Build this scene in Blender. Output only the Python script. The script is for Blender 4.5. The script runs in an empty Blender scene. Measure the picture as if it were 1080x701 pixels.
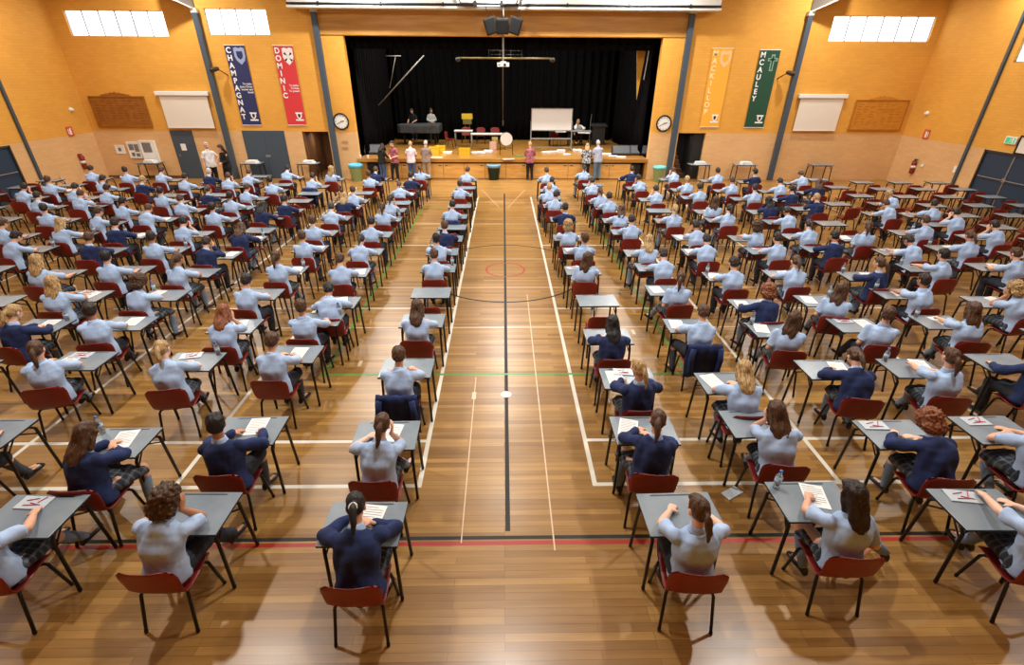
import bpy, bmesh, math, random
from mathutils import Vector, Matrix, noise
R=random.Random(7)
PI=math.pi
scn=bpy.context.scene
COL=scn.collection
# ------------------------------------------------------------------ camera
CH=4.3; FP=510.0; VP=(529.0,77.0); ROLL=0.006
yaw=math.atan2(540-VP[0],math.hypot(FP,350.5-VP[1])); pit=math.atan2(350.5-VP[1],FP)
fw=Vector((math.sin(yaw)*math.cos(pit),math.cos(yaw)*math.cos(pit),-math.sin(pit)))
r0=Vector((math.cos(yaw),-math.sin(yaw),0)); u0=r0.cross(fw)
rt=r0*math.cos(ROLL)+u0*math.sin(ROLL); up=u0*math.cos(ROLL)-r0*math.sin(ROLL)
cd=bpy.data.cameras.new('camera'); cam=bpy.data.objects.new('camera',cd); COL.objects.link(cam)
cam.matrix_world=Matrix(((rt.x,up.x,-fw.x,0),(rt.y,up.y,-fw.y,0),(rt.z,up.z,-fw.z,CH),(0,0,0,1)))
cd.sensor_width=36; cd.lens=FP/1080*36; cd.clip_start=.05; cd.clip_end=200
scn.camera=cam
O=Vector((0,0,CH))
def ray(x,y): return fw*FP+rt*(x-540)-up*(y-350.5)
def FZ(x,y,z=0): d=ray(x,y); return O+d*((z-CH)/d.z)      # measured point on a level plane
def WYP(x,y,Y): d=ray(x,y); return O+d*(Y/d.y)            # measured point on a cross wall
def WXP(x,y,X): d=ray(x,y); return O+d*(X/d.x)            # measured point on a side wall
def proj(p):
    d=Vector(p)-O; z=d.dot(fw); return (540+FP*d.dot(rt)/z,350.5-FP*d.dot(up)/z)
BY=23.0; LX=-17.9; RX=17.9
LE=232; EXPO=0.0
# ------------------------------------------------------------------ materials
def lin(c):
    return tuple(((v/255)/12.92 if v/255<=.04045 else ((v/255+.055)/1.055)**2.4) for v in c)+(1,)
MATS={}
def mat(name,rgb=None,rough=.6,metal=0,emit=None,estr=1,coat=0,alpha=None,trans=0):
    if name in MATS: return MATS[name]
    m=bpy.data.materials.new(name); m.use_nodes=True; MATS[name]=m
    b=m.node_tree.nodes['Principled BSDF']
    if rgb: b.inputs['Base Color'].default_value=lin(rgb)
    b.inputs['Roughness'].default_value=rough; b.inputs['Metallic'].default_value=metal
    b.inputs['Coat Weight'].default_value=coat
    if trans: b.inputs['Transmission Weight'].default_value=trans
    if alpha is not None: b.inputs['Alpha'].default_value=alpha
    if emit:
        b.inputs['Emission Color'].default_value=lin(emit); b.inputs['Emission Strength'].default_value=estr
    return m
def N(m,t): return m.node_tree.nodes.new(t)
def L(m,a,b): m.node_tree.links.new(a,b)
def var(m,rgb1,rgb2,scale=(1,1,1),ns=8,detail=4,bump=0,bscale=None,dist=0):
    """base colour wandering between two tones of the same stuff, optional bump"""
    nt=m.node_tree; b=nt.nodes['Principled BSDF']
    tc=N(m,'ShaderNodeTexCoord'); mp=N(m,'ShaderNodeMapping'); mp.inputs['Scale'].default_value=scale
    no=N(m,'ShaderNodeTexNoise'); no.inputs['Scale'].default_value=ns; no.inputs['Detail'].default_value=detail
    no.inputs['Distortion'].default_value=dist
    L(m,tc.outputs['Object'],mp.inputs[0]); L(m,mp.outputs[0],no.inputs['Vector'])
    rp=N(m,'ShaderNodeValToRGB'); rp.color_ramp.elements[0].position=.35; rp.color_ramp.elements[1].position=.65
    rp.color_ramp.elements[0].color=lin(rgb1); rp.color_ramp.elements[1].color=lin(rgb2)
    L(m,no.outputs['Fac'],rp.inputs[0]); L(m,rp.outputs[0],b.inputs['Base Color'])
    if bump:
        n2=N(m,'ShaderNodeTexNoise'); n2.inputs['Scale'].default_value=bscale or ns; n2.inputs['Detail'].default_value=3
        L(m,mp.outputs[0],n2.inputs['Vector'])
        bp=N(m,'ShaderNodeBump'); bp.inputs['Strength'].default_value=bump; bp.inputs['Distance'].default_value=.02
        L(m,n2.outputs['Fac'],bp.inputs['Height']); L(m,bp.outputs[0],b.inputs['Normal'])
    return m
def brick_mat(name,c1,c2,mort,axis,rough=.75,bstr=.25):
    m=mat(name,c1,rough); b=m.node_tree.nodes['Principled BSDF']
    tc=N(m,'ShaderNodeTexCoord'); sx=N(m,'ShaderNodeSeparateXYZ'); cx=N(m,'ShaderNodeCombineXYZ')
    L(m,tc.outputs['Object'],sx.inputs[0]); L(m,sx.outputs[axis],cx.inputs[0]); L(m,sx.outputs[2],cx.inputs[1])
    br=N(m,'ShaderNodeTexBrick'); br.inputs['Scale'].default_value=1
    br.inputs['Brick Width'].default_value=.30; br.inputs['Row Height'].default_value=.098; br.inputs['Mortar Size'].default_value=.004
    br.inputs['Color1'].default_value=lin(c1); br.inputs['Color2'].default_value=lin(c2); br.inputs['Mortar'].default_value=lin(mort)
    L(m,cx.outputs[0],br.inputs['Vector'])
    no=N(m,'ShaderNodeTexNoise'); no.inputs['Scale'].default_value=.6; no.inputs['Detail'].default_value=5
    L(m,tc.outputs['Object'],no.inputs['Vector'])
    mx=N(m,'ShaderNodeMix'); mx.data_type='RGBA'; mx.blend_type='MULTIPLY'
    rp=N(m,'ShaderNodeValToRGB'); rp.color_ramp.elements[0].position=.3; rp.color_ramp.elements[1].position=.7
    rp.color_ramp.elements[0].color=(.90,.88,.86,1); rp.color_ramp.elements[1].color=(1,1,1,1)
    L(m,no.outputs['Fac'],rp.inputs[0]); mx.inputs[0].default_value=1
    L(m,br.outputs['Color'],mx.inputs[6]); L(m,rp.outputs[0],mx.inputs[7]); L(m,mx.outputs[2],b.inputs['Base Color'])
    bp=N(m,'ShaderNodeBump'); bp.inputs['Strength'].default_value=bstr; bp.inputs['Distance'].default_value=.006; bp.invert=True
    L(m,br.outputs['Fac'],bp.inputs['Height']); L(m,bp.outputs[0],b.inputs['Normal'])
    return m
def wood_floor():
    m=mat('floor_boards',(180,130,75),.33,coat=.12); nt=m.node_tree; b=nt.nodes['Principled BSDF']
    b.inputs['Coat Roughness'].default_value=.22
    tc=N(m,'ShaderNodeTexCoord')
    br=N(m,'ShaderNodeTexBrick'); br.inputs['Scale'].default_value=1
    br.inputs['Brick Width'].default_value=1.3; br.inputs['Row Height'].default_value=.075; br.inputs['Mortar Size'].default_value=.0012
    br.inputs['Color1'].default_value=lin((186,144,80)); br.inputs['Color2'].default_value=lin((147,107,55)); br.inputs['Mortar'].default_value=lin((90,55,28))
    br.offset=.37; br.offset_frequency=3; br.squash=1
    L(m,tc.outputs['Object'],br.inputs['Vector'])
    mp=N(m,'ShaderNodeMapping'); mp.inputs['Scale'].default_value=(.5,9,1); L(m,tc.outputs['Object'],mp.inputs[0])
    no=N(m,'ShaderNodeTexNoise'); no.inputs['Scale'].default_value=1.6; no.inputs['Detail'].default_value=7; no.inputs['Roughness'].default_value=.65
    L(m,mp.outputs[0],no.inputs['Vector'])
    rp=N(m,'ShaderNodeValToRGB'); rp.color_ramp.elements[0].position=.3; rp.color_ramp.elements[1].position=.72
    rp.color_ramp.elements[0].color=(.72,.68,.62,1); rp.color_ramp.elements[1].color=(1.08,1.07,1.05,1)
    L(m,no.outputs['Fac'],rp.inputs[0])
    mx=N(m,'ShaderNodeMix'); mx.data_type='RGBA'; mx.blend_type='MULTIPLY'; mx.inputs[0].default_value=1
    L(m,br.outputs['Color'],mx.inputs[6]); L(m,rp.outputs[0],mx.inputs[7])
    n3=N(m,'ShaderNodeTexNoise'); n3.inputs['Scale'].default_value=.35; n3.inputs['Detail'].default_value=3; L(m,tc.outputs['Object'],n3.inputs['Vector'])
    r3=N(m,'ShaderNodeValToRGB'); r3.color_ramp.elements[0].position=.3; r3.color_ramp.elements[1].position=.7
    r3.color_ramp.elements[0].color=(.85,.82,.78,1); r3.color_ramp.elements[1].color=(1.05,1.05,1.05,1)
    L(m,n3.outputs['Fac'],r3.inputs[0])
    m2=N(m,'ShaderNodeMix'); m2.data_type='RGBA'; m2.blend_type='MULTIPLY'; m2.inputs[0].default_value=1
    L(m,mx.outputs[2],m2.inputs[6]); L(m,r3.outputs[0],m2.inputs[7]); L(m,m2.outputs[2],b.inputs['Base Color'])
    r4=N(m,'ShaderNodeMapRange'); r4.inputs['To Min'].default_value=.24; r4.inputs['To Max'].default_value=.38
    L(m,no.outputs['Fac'],r4.inputs['Value']); L(m,r4.outputs[0],b.inputs['Roughness'])
    return m
# ------------------------------------------------------------------ mesh helpers
def mesh_from(bm,name,mats,smooth=False):
    me=bpy.data.meshes.new(name); bm.normal_update(); bm.to_mesh(me); bm.free()
    for m in (mats if isinstance(mats,(list,tuple)) else [mats]): me.materials.append(m)
    if smooth:
        for p in me.polygons: p.use_smooth=True
    return me
def link(name,me,parent=None,loc=None,rot=None):
    o=bpy.data.objects.new(name,me); COL.objects.link(o)
    if parent: o.parent=parent
    if loc is not None: o.location=loc
    if rot is not None: o.rotation_euler=rot
    return o
def obj(name,bm,mats,parent=None,smooth=False,loc=None,rot=None):
    return link(name,mesh_from(bm,name,mats,smooth),parent,loc,rot)
def tag(o,label=None,cat=None,group=None,kind=None):
    if label: o['label']=label
    if cat: o['category']=cat
    if group: o['group']=group
    if kind: o['kind']=kind
    return o
def thing(name,label,cat,loc=(0,0,0),rz=0,group=None):
    o=bpy.data.objects.new(name,None); COL.objects.link(o); o.location=loc; o.rotation_euler=(0,0,rz)
    o.empty_display_size=.1
    return tag(o,label,cat,group)
def struct(name,bm,m,smooth=False):
    return tag(obj(name,bm,m,smooth=smooth),kind='structure')
def box(bm,x0,x1,y0,y1,z0,z1,mi=0,bev=0,M=None):
    vs=[bm.verts.new(v) for v in ((x0,y0,z0),(x1,y0,z0),(x1,y1,z0),(x0,y1,z0),(x0,y0,z1),(x1,y0,z1),(x1,y1,z1),(x0,y1,z1))]
    fs=[bm.faces.new([vs[i] for i in q]) for q in ((3,2,1,0),(4,5,6,7),(0,1,5,4),(1,2,6,5),(2,3,7,6),(3,0,4,7))]
    for f in fs: f.material_index=mi
    if bev:
        es=list({e for f in fs for e in f.edges})
        r=bmesh.ops.bevel(bm,geom=es,offset=bev,segments=2,affect='EDGES',profile=.6,clamp_overlap=True)
        for f in r['faces']: f.material_index=mi
        vs=list({v for f in r['faces'] for v in f.verts}|{v for v in vs if v.is_valid})
    if M is not None:
        for v in vs:
            if v.is_valid: v.co=M@v.co
    return fs
def quad(bm,pts,mi=0):
    f=bm.faces.new([bm.verts.new(p) for p in pts]); f.material_index=mi; return f
def loft(bm,rings,seg=12,mi=0):
    """rings: (centre, u, v) ellipse axes; closed at both ends"""
    prev=None; first=None
    for c,u,v in rings:
        c=Vector(c);u=Vector(u);v=Vector(v)
        rg=[bm.verts.new(c+u*math.cos(2*PI*i/seg)+v*math.sin(2*PI*i/seg)) for i in range(seg)]
        if prev:
            for i in range(seg):
                f=bm.faces.new((prev[i],prev[(i+1)%seg],rg[(i+1)%seg],rg[i])); f.material_index=mi
        else: first=rg
        prev=rg
    f=bm.faces.new(first[::-1]); f.material_index=mi
    f=bm.faces.new(prev); f.material_index=mi
def perp(d):
    d=d.normalized(); a=Vector((0,0,1)) if abs(d.z)<.9 else Vector((0,1,0))
    u=d.cross(a).normalized(); return u,d.cross(u).normalized()
def capsule(bm,a,b,ra,rb,seg=12,mi=0):
    a=Vector(a);b=Vector(b); d=b-a
    if d.length<1e-6: d=Vector((0,0,1e-4))
    u,v=perp(d); d.normalize(); rg=[]
    for t in (-.97,-.7,-.35,0): k=math.sqrt(1-t*t); rg.append((a+d*ra*t,u*ra*k,v*ra*k))
    for t in (0,.35,.7,.97): k=math.sqrt(1-t*t); rg.append((b+d*rb*t,u*rb*k,v*rb*k))
    loft(bm,rg,seg,mi)
def rod(bm,a,b,r,r2=None,seg=8,mi=0):
    a=Vector(a);b=Vector(b);u,v=perp(b-a); r2=r if r2 is None else r2
    loft(bm,[(a,u*r,v*r),(b,u*r2,v*r2)],seg,mi)
def tube(bm,pts,r,seg=8,mi=0):
    pts=[Vector(p) for p in pts]; rg=[]
    for i,p in enumerate(pts):
        d=(pts[min(i+1,len(pts)-1)]-pts[max(i-1,0)]); u,v=perp(d)
        if i and u.dot(rg[-1][1])<0: u=-u;v=-v
        rg.append((p,u*r,v*r))
    loft(bm,rg,seg,mi)
def ell(bm,c,r,M=None,seg=16,mi=0):
    res=bmesh.ops.create_uvsphere(bm,u_segments=seg,v_segments=seg*2//3,radius=1)
    c=Vector(c)
    for v in res['verts']:
        p=Vector((v.co.x*r[0],v.co.y*r[1],v.co.z*r[2]))
        if M is not None: p=M@p
        v.co=p+c
    for v in res['verts']:
        for f in v.link_faces: f.material_index=mi
def lathe(bm,c,prof,seg=20,mi=0,axis='Z'):
    c=Vector(c); rg=[]
    for r,h in prof:
        if axis=='Z': rg.append((c+Vector((0,0,h)),(r,0,0),(0,r,0)))
        else: rg.append((c+Vector((0,h,0)),(r,0,0),(0,0,-r)))
    loft(bm,rg,seg,mi)
def remesh(bm,voxel,smooth=2,dec=None,disp=0,dscale=8,seed=0):
    me=bpy.data.meshes.new('tmp'); bm.to_mesh(me); bm.free()
    o=bpy.data.objects.new('tmp',me); COL.objects.link(o)
    m=o.modifiers.new('r','REMESH'); m.mode='VOXEL'; m.voxel_size=voxel
    if smooth: s=o.modifiers.new('s','SMOOTH'); s.iterations=smooth; s.factor=.5
    if dec: d=o.modifiers.new('d','DECIMATE'); d.ratio=dec
    dg=bpy.context.evaluated_depsgraph_get(); dg.update()
    nm=bpy.data.meshes.new_from_object(o.evaluated_get(dg))
    bpy.data.objects.remove(o); bpy.data.meshes.remove(me)
    if disp:
        nn=[v.normal.copy() for v in nm.vertices]
        for v,n in zip(nm.vertices,nn):
            q=v.co*dscale+Vector((seed*3.1,0,0)); q.z*=.6
            v.co+=n*disp*noise.noise(q)
    for p in nm.polygons: p.use_smooth=True
    return nm
def setmats(me,ms):
    me.materials.clear()
    for m in ms: me.materials.append(m)
    return me
# ------------------------------------------------------------------ people
SK={'a':mat('skin_fair',(222,170,140),.55),'b':mat('skin_tan',(190,135,100),.55),'c':mat('skin_pale',(232,188,162),.55)}
EYE=mat('eye_dark',(40,28,22),.3); LIP=mat('lip',(170,90,80),.5)
HAIRC={}
for k,(a,b_) in {'d':((26,19,16),(48,34,26)),'k':((12,11,12),(30,26,26)),'b':((52,34,22),(96,64,40)),'l':((130,98,58),(205,172,118)),'r':((104,54,28),(150,88,50)),'g':((150,145,140),(205,200,195)),'w':((205,200,192),(235,232,226))}.items():
    HAIRC[k]=var(mat('hair_'+k,a,.5),a,b_,(1,1,.25),60,3,.5,90)
SHIRT=var(mat('pale_blue_shirt',(168,194,230),.85),(160,187,226),(176,201,236),(1,1,1),9,3,.25,16)
NAVY=var(mat('navy_wool',(22,36,74),.9),(20,34,74),(31,49,98),(1,1,1),9,3,.25,16)
TROU=var(mat('charcoal_trousers',(38,42,54),.9),(32,36,46),(46,50,62),(1,1,1),12,3,.25,14)
SHOE=mat('black_leather',(18,17,17),.35); SOCK=mat('grey_sock',(70,74,84),.9); SOCKW=mat('blue_grey_sock',(120,140,165),.9)
SKIRT=mat('plaid_wool',(70,78,84),.9)
def plaid():
    m=SKIRT; b=m.node_tree.nodes['Principled BSDF']; tc=N(m,'ShaderNodeTexCoord'); sx=N(m,'ShaderNodeSeparateXYZ'); L(m,tc.outputs['Object'],sx.inputs[0])
    outs=[]
    for ax in (0,1):
        mm=N(m,'ShaderNodeMath'); mm.operation='MULTIPLY'; mm.inputs[1].default_value=16; L(m,sx.outputs[ax],mm.inputs[0])
        fr=N(m,'ShaderNodeMath'); fr.operation='FRACT'; L(m,mm.outputs[0],fr.inputs[0])
        gt=N(m,'ShaderNodeMath'); gt.operation='GREATER_THAN'; gt.inputs[1].default_value=.72; L(m,fr.outputs[0],gt.inputs[0]); outs.append(gt)
    ad=N(m,'ShaderNodeMath'); ad.operation='ADD'; L(m,outs[0].outputs[0],ad.inputs[0]); L(m,outs[1].outputs[0],ad.inputs[1])
    rp=N(m,'ShaderNodeValToRGB'); rp.color_ramp.elements[0].color=lin((42,48,60)); rp.color_ramp.elements[1].color=lin((104,112,118)); rp.color_ramp.interpolation='LINEAR'
    ml=N(m,'ShaderNodeMath'); ml.operation='MULTIPLY'; ml.inputs[1].default_value=.5; L(m,ad.outputs[0],ml.inputs[0]); L(m,ml.outputs[0],rp.inputs[0]); L(m,rp.outputs[0],b.inputs['Base Color'])
plaid()
def rotm(x=0,y=0,z=0): return (Matrix.Rotation(z,3,'Z')@Matrix.Rotation(y,3,'Y')@Matrix.Rotation(x,3,'X'))
def toward(a,b,l):
    a=Vector(a); d=Vector(b)-a; return a+d.normalized()*l
class Pose:
    """joints of a figure; x right, y forward, z up; hips over the seat or over the feet"""
    def __init__(s,stand=False,lean=14,twist=0,side=0,hp=18,hy=0,hr=0,arms=('write','write'),legs=('n','n'),scale=1):
        rad=math.radians; s.stand=stand
        pz=.92 if stand else .545
        s.P=Vector((0,0 if stand else -.035,pz)); s.lean=rad(lean); s.tw=rad(twist); s.sd=rad(side)
        s.sh={}; s.el={}; s.wr={}; s.fd={}
        s.nk,Mn=s.sp(.50)
        s.Mh=rotm(0,0,s.tw+rad(hy))@rotm(0,rad(hr),0)@rotm(-rad(hp)-s.lean*.35,0,0)
        s.hc=s.nk+Mn@Vector((0,.0,.06))+s.Mh@Vector((0,.025,.085))
        for i,sg in enumerate((-1,1)):
            c,M=s.sp(.405); S=c+M@Vector((sg*.158,0,-.012)); s.sh[sg]=S
            a=arms[i]
            if a=='write': E=(sg*.27,.27,.80); W=(sg*.07,.47,.775)
            elif a=='wide': E=(sg*.33,.24,.79); W=(sg*.14,.50,.775)
            elif a=='fold': E=(sg*.26,.32,.78); W=(-sg*.02,.40,.785)
            elif a=='head': E=(sg*.20,.36,.79); W=None
            elif a=='lap': E=(sg*.25,-.04,.68); W=(sg*.08,.18,.62)
            elif a=='reach': E=(sg*.24,.34,.86); W=(sg*.12,.60,.80)
            elif a=='down': E=(sg*.23,-.03,S.z-.27); W=(sg*.24,.06,S.z-.50)
            elif a=='hip': E=(sg*.36,-.06,S.z-.22); W=(sg*.17,.08,S.z-.40)
            elif a=='front': E=(sg*.24,.04,S.z-.26); W=(sg*.03,.22,S.z-.32)
            elif a=='table': E=(sg*.25,.12,S.z-.24); W=(sg*.16,.36,S.z-.30)
            elif a=='point': E=(sg*.26,.20,S.z-.10); W=(sg*.20,.44,S.z-.02)
            s.el[sg]=toward(S,E,.255)
            if W is None: W=s.hc+s.Mh@Vector((sg*.085,.03,-.075))
            s.wr[sg]=toward(s.el[sg],W,.235)
            d=(Vector(W)-s.el[sg]).normalized()
            s.fd[sg]=(a,d)
        s.hip={};s.kn={};s.an={}
        for i,sg in enumerate((-1,1)):
            l=legs[i]; H=s.P+Vector((sg*.085,0,0)); s.hip[sg]=H
            if stand:
                K={'n':(sg*.09,.02,.49),'f':(sg*.09,.10,.50),'b':(sg*.09,.0,.49)}.get(l,(sg*.09,.02,.49))
                A={'n':(sg*.10,0,.075),'f':(sg*.10,.14,.075),'b':(sg*.10,-.12,.085)}.get(l,(sg*.1,0,.075))
            else:
                K={'n':(sg*.11,.36,.52),'t':(sg*.12,.35,.51),'o':(sg*.12,.37,.48),'w':(sg*.22,.33,.52),'c':(sg*.08,.37,.50),'r':(sg*.40,.16,.48)}[l]
                A={'n':(sg*.11,.34,.085),'t':(sg*.12,.08,.10),'o':(sg*.14,.70,.10),'w':(sg*.24,.26,.085),'c':(-sg*.06,.56,.085),'r':(sg*.86,.34,.10)}[l]
            s.kn[sg]=toward(H,K,.42); s.an[sg]=toward(s.kn[sg],A,.41)
            if s.an[sg].z<.075: s.an[sg].z=.075
    def sp(s,z):
        # point on the spine, bending progressively
        p=s.P.copy(); n=10; a=0; M=None
        for i in range(n):
            t=(i+.5)/n*z
            a=s.lean*(.45+.75*min(1,max(0,t/.45)))
            M=rotm(0,0,s.tw*min(1,max(0,t/.4)))@rotm(-a,s.sd,0)
            p=p+M@Vector((0,0,z/n))
        return p,M
def torso(bm,p,prof,inf=0,seg=20):
    rg=[]
    for z,w,d in prof:
        if z<0: c=p.P+Vector((0,0,z)); M=rotm(0,0,0)
        else: c,M=p.sp(max(z,.001))
        dy=.012 if z>.2 else 0
        rg.append((c+M@Vector((0,-dy,0)),M@Vector((w+inf,0,0)),M@Vector((0,d+inf,0))))
    loft(bm,rg,seg)
def hand(bm,p,sg):
    W=p.wr[sg]; mode,d=p.fd[sg]
    if mode=='head': d=(p.Mh@Vector((0,-.05,1))).normalized(); nrm=(p.Mh@Vector((-sg,0,0))).normalized()
    elif p.stand and mode in('down',): nrm=Vector((-sg,0,0))
    else: nrm=Vector((0,0,-1))
    side=d.cross(nrm).normalized(); nrm=side.cross(d).normalized()
    C=W+d*.045
    rg=[(W+d*t-nrm*0,side*w,nrm*.014) for t,w in ((-.01,.026),(.02,.034),(.055,.040),(.085,.038))]
    loft(bm,rg,12)
    for i,(o,l,r) in enumerate(((-.030,.062,.0085),(-.010,.070,.009),(.010,.066,.009),(.029,.052,.008))):
        b=W+d*.08+side*o; spread=side*o*.25
        k1=b+(d+spread).normalized()*l*.45+nrm*.006
        k2=k1+((d+spread)*.75+nrm*.55).normalized()*l*.33
        k3=k2+((d+spread)*.35+nrm*.9).normalized()*l*.26
        capsule(bm,b,k1,r*1.1,r,8); capsule(bm,k1,k2,r,r*.92,8); capsule(bm,k2,k3,r*.92,r*.8,8)
    # thumb leaves the inner side of the palm, near its base
    ts=side if (side.x*-sg)>0 else -side
    t0=W+d*.022+ts*.026; t1=t0+(d*.6+ts*.8+nrm*.2).normalized()*.034; t2=t1+(d*.95+ts*.2+nrm*.35).normalized()*.03
    capsule(bm,t0,t1,.0125,.0105,8); capsule(bm,t1,t2,.0105,.0085,8)
def foot_dir(p,sg):
    return Vector((sg*.15,1,0)).normalized()
def build_body(p,vox=.0075,dec=.3):
    bm=bmesh.new()
    torso(bm,p,[(-.10,.13,.10),(-.04,.165,.115),(.04,.16,.115),(.14,.135,.10),(.27,.15,.11),(.36,.142,.088),(.42,.10,.066),(.455,.062,.054),(.50,.054,.054)])
    c0,M=p.sp(.46); capsule(bm,c0,p.hc+p.Mh@Vector((0,-.02,-.05)),.054,.05)
    Mh=p.Mh
    ell(bm,p.hc+Mh@Vector((0,-.008,.02)),(.074,.094,.098),Mh)
    ell(bm,p.hc+Mh@Vector((0,.024,-.045)),(.056,.064,.062),Mh)
    ell(bm,p.hc+Mh@Vector((0,.06,.035)),(.05,.03,.04),Mh)           # brow
    capsule(bm,p.hc+Mh@Vector((0,.086,.018)),p.hc+Mh@Vector((0,.104,-.022)),.008,.013,8)   # nose
    for q in (-1,1): ell(bm,p.hc+Mh@Vector((q*.076,-.008,-.01)),(.010,.020,.032),Mh,10)
    for q in(-1,1): ell(bm,p.hc+Mh@Vector((q*.03,.079,-.02)),(.02,.014,.018),Mh,8)        # cheeks
    ell(bm,p.hc+Mh@Vector((0,.088,-.052)),(.024,.01,.010),Mh,8)     # lips
    ell(bm,p.hc+Mh@Vector((0,.078,-.085)),(.02,.015,.015),Mh,8)     # chin
    for sg in (-1,1):
        capsule(bm,p.sh[sg]+(p.el[sg]-p.sh[sg])*.02,p.sh[sg]+(p.el[sg]-p.sh[sg])*.45,.045,.042)
        capsule(bm,p.sh[sg]+(p.el[sg]-p.sh[sg])*.45,p.el[sg],.042,.036)
        m=p.el[sg].lerp(p.wr[sg],.3); capsule(bm,p.el[sg],m,.037,.040); capsule(bm,m,p.wr[sg],.040,.025)
        hand(bm,p,sg)
        m=p.hip[sg].lerp(p.kn[sg],.5); capsule(bm,p.hip[sg],m,.085,.073); capsule(bm,m,p.kn[sg],.073,.053)
        m=p.kn[sg].lerp(p.an[sg],.35); capsule(bm,p.kn[sg],m,.052,.053); capsule(bm,m,p.an[sg],.053,.034)
        fd=foot_dir(p,sg); capsule(bm,p.an[sg]+Vector((0,0,-.02)),p.an[sg]+fd*.13+Vector((0,0,-.04)),.034,.026)
    me=remesh(bm,vox,1,dec)
    setmats(me,[SK['a'],EYE,LIP])
    inv=Mh.inverted()
    for pl in me.polygons:
        q=inv@(pl.center-p.hc)
        if q.y>.06:
            if abs(abs(q.x)-.031)<.013 and abs(q.z-.012)<.007: pl.material_index=1
            elif abs(q.x)<.024 and abs(q.z+.053)<.007: pl.material_index=2
    return me
def build_top(p,long=False,inf=.02,hem=-.13,vox=.013,seed=0,disp=.022):
    bm=bmesh.new()
    f=.012 if long else 0
    h2=hem if p.stand else -.065
    torso(bm,p,[(h2,.178+f,(.142 if p.stand else .122)+f),(-.03,.176+f,.132),(.06,.162,.130),(.15,.150,.115),(.27,.155,.115),(.36,.162,.106),(.42,.138,.088),(.452,.085,.070),(.478,.060,.058)],inf)
    for sg in (-1,1):
        a=p.sh[sg]; e=p.el[sg]; w=p.wr[sg]
        if long:
            capsule(bm,a,e,.044+inf*.8,.040+inf*.8); capsule(bm,e,e.lerp(w,.96),.040+inf*.8,.031+inf*.6)
        else:
            capsule(bm,a,a.lerp(e,.35),.046+inf*.55,.046+inf*.55)
            u,v=perp(e-a); q0=a.lerp(e,.30); q1=a.lerp(e,.86)
            loft(bm,[(q0,u*.056,v*.056),(a.lerp(e,.6),u*.060,v*.060),(q1,u*.063,v*.063)],14)
    me=remesh(bm,vox,2,None,disp,9,seed); return me
def build_collar(p):
    bm=bmesh.new(); rg=[]
    for z,w,d in ((.44,.082,.075),(.47,.078,.073),(.495,.066,.066),(.512,.062,.062)):
        c,M=p.sp(z); rg.append((c,M@Vector((w,0,0)),M@Vector((0,d,0))))
    loft(bm,rg,18); me=mesh_from(bm,'collar',[SHIRT],True); return me
def build_trousers(p,inf=.016,vox=.014,short=False):
    bm=bmesh.new()
    torso(bm,p,[(-.11,.15,.12),(-.04,.168,.122),(.05,.155,.118),(.10,.14,.108)],inf*.7)
    for sg in (-1,1):
        m=p.hip[sg].lerp(p.kn[sg],.5); capsule(bm,p.hip[sg],m,.088+inf,.078+inf); capsule(bm,m,p.kn[sg],.078+inf,.062+inf)
        if not short:
            e=p.kn[sg].lerp(p.an[sg],.93); capsule(bm,p.kn[sg],e,.060+inf,.050+inf*.6)
    return remesh(bm,vox,2,None,.012,10,3)
def build_skirt(p):
    bm=bmesh.new()
    torso(bm,p,[(-.11,.165,.13),(-.04,.172,.125),(.05,.155,.118),(.10,.14,.108)],.012)
    a=(p.hip[-1]+p.hip[1])/2; b=(p.kn[-1]+p.kn[1])/2
    d=(b-a); l=abs((p.kn[1]-p.kn[-1]).x)/2+.095
    if p.stand: loft(bm,[(a+Vector((0,0,.08)),(.16,0,0),(0,.13,0)),(a,(.19,0,0),(0,.15,0)),(b,(.24,0,0),(0,.2,0))],24)
    else: loft(bm,[(a,(.185,0,0),(0,.02,.11)),(a.lerp(b,.5),(.5*(.185+l),0,0),(0,.01,.098)),(a.lerp(b,.93),(l+.01,0,0),(0,0,.088))],24)
    return remesh(bm,.014,1,None,.016,14,5)
def build_shoes(p,sd):
    bm=bmesh.new()
    for sg in (sd,):
        fd=foot_dir(p,sg); a=p.an[sg]; sd=Vector((fd.y,-fd.x,0))
        z0=a.z-.075
        rg=[]
        for t,w,h in ((-.06,.026,.05),(-.045,.034,.085),(0,.038,.095),(.06,.042,.07),(.12,.047,.055),(.17,.042,.045),(.195,.022,.03)):
            rg.append((a+fd*t+Vector((0,0,-a.z+z0+h/2)),sd*w,Vector((0,0,h/2))))
        loft(bm,rg,12)
    return mesh_from(bm,'shoes',[SHOE],True)
def build_socks(p,tall,sd):
    bm=bmesh.new()
    for sg in (sd,):
        a=p.an[sg];k=p.kn[sg]; capsule(bm,a,a.lerp(k,.5*tall),.040,.053); capsule(bm,a.lerp(k,.5*tall),a.lerp(k,tall),.053,.057)
    return mesh_from(bm,'socks',[SOCK],True)
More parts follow.
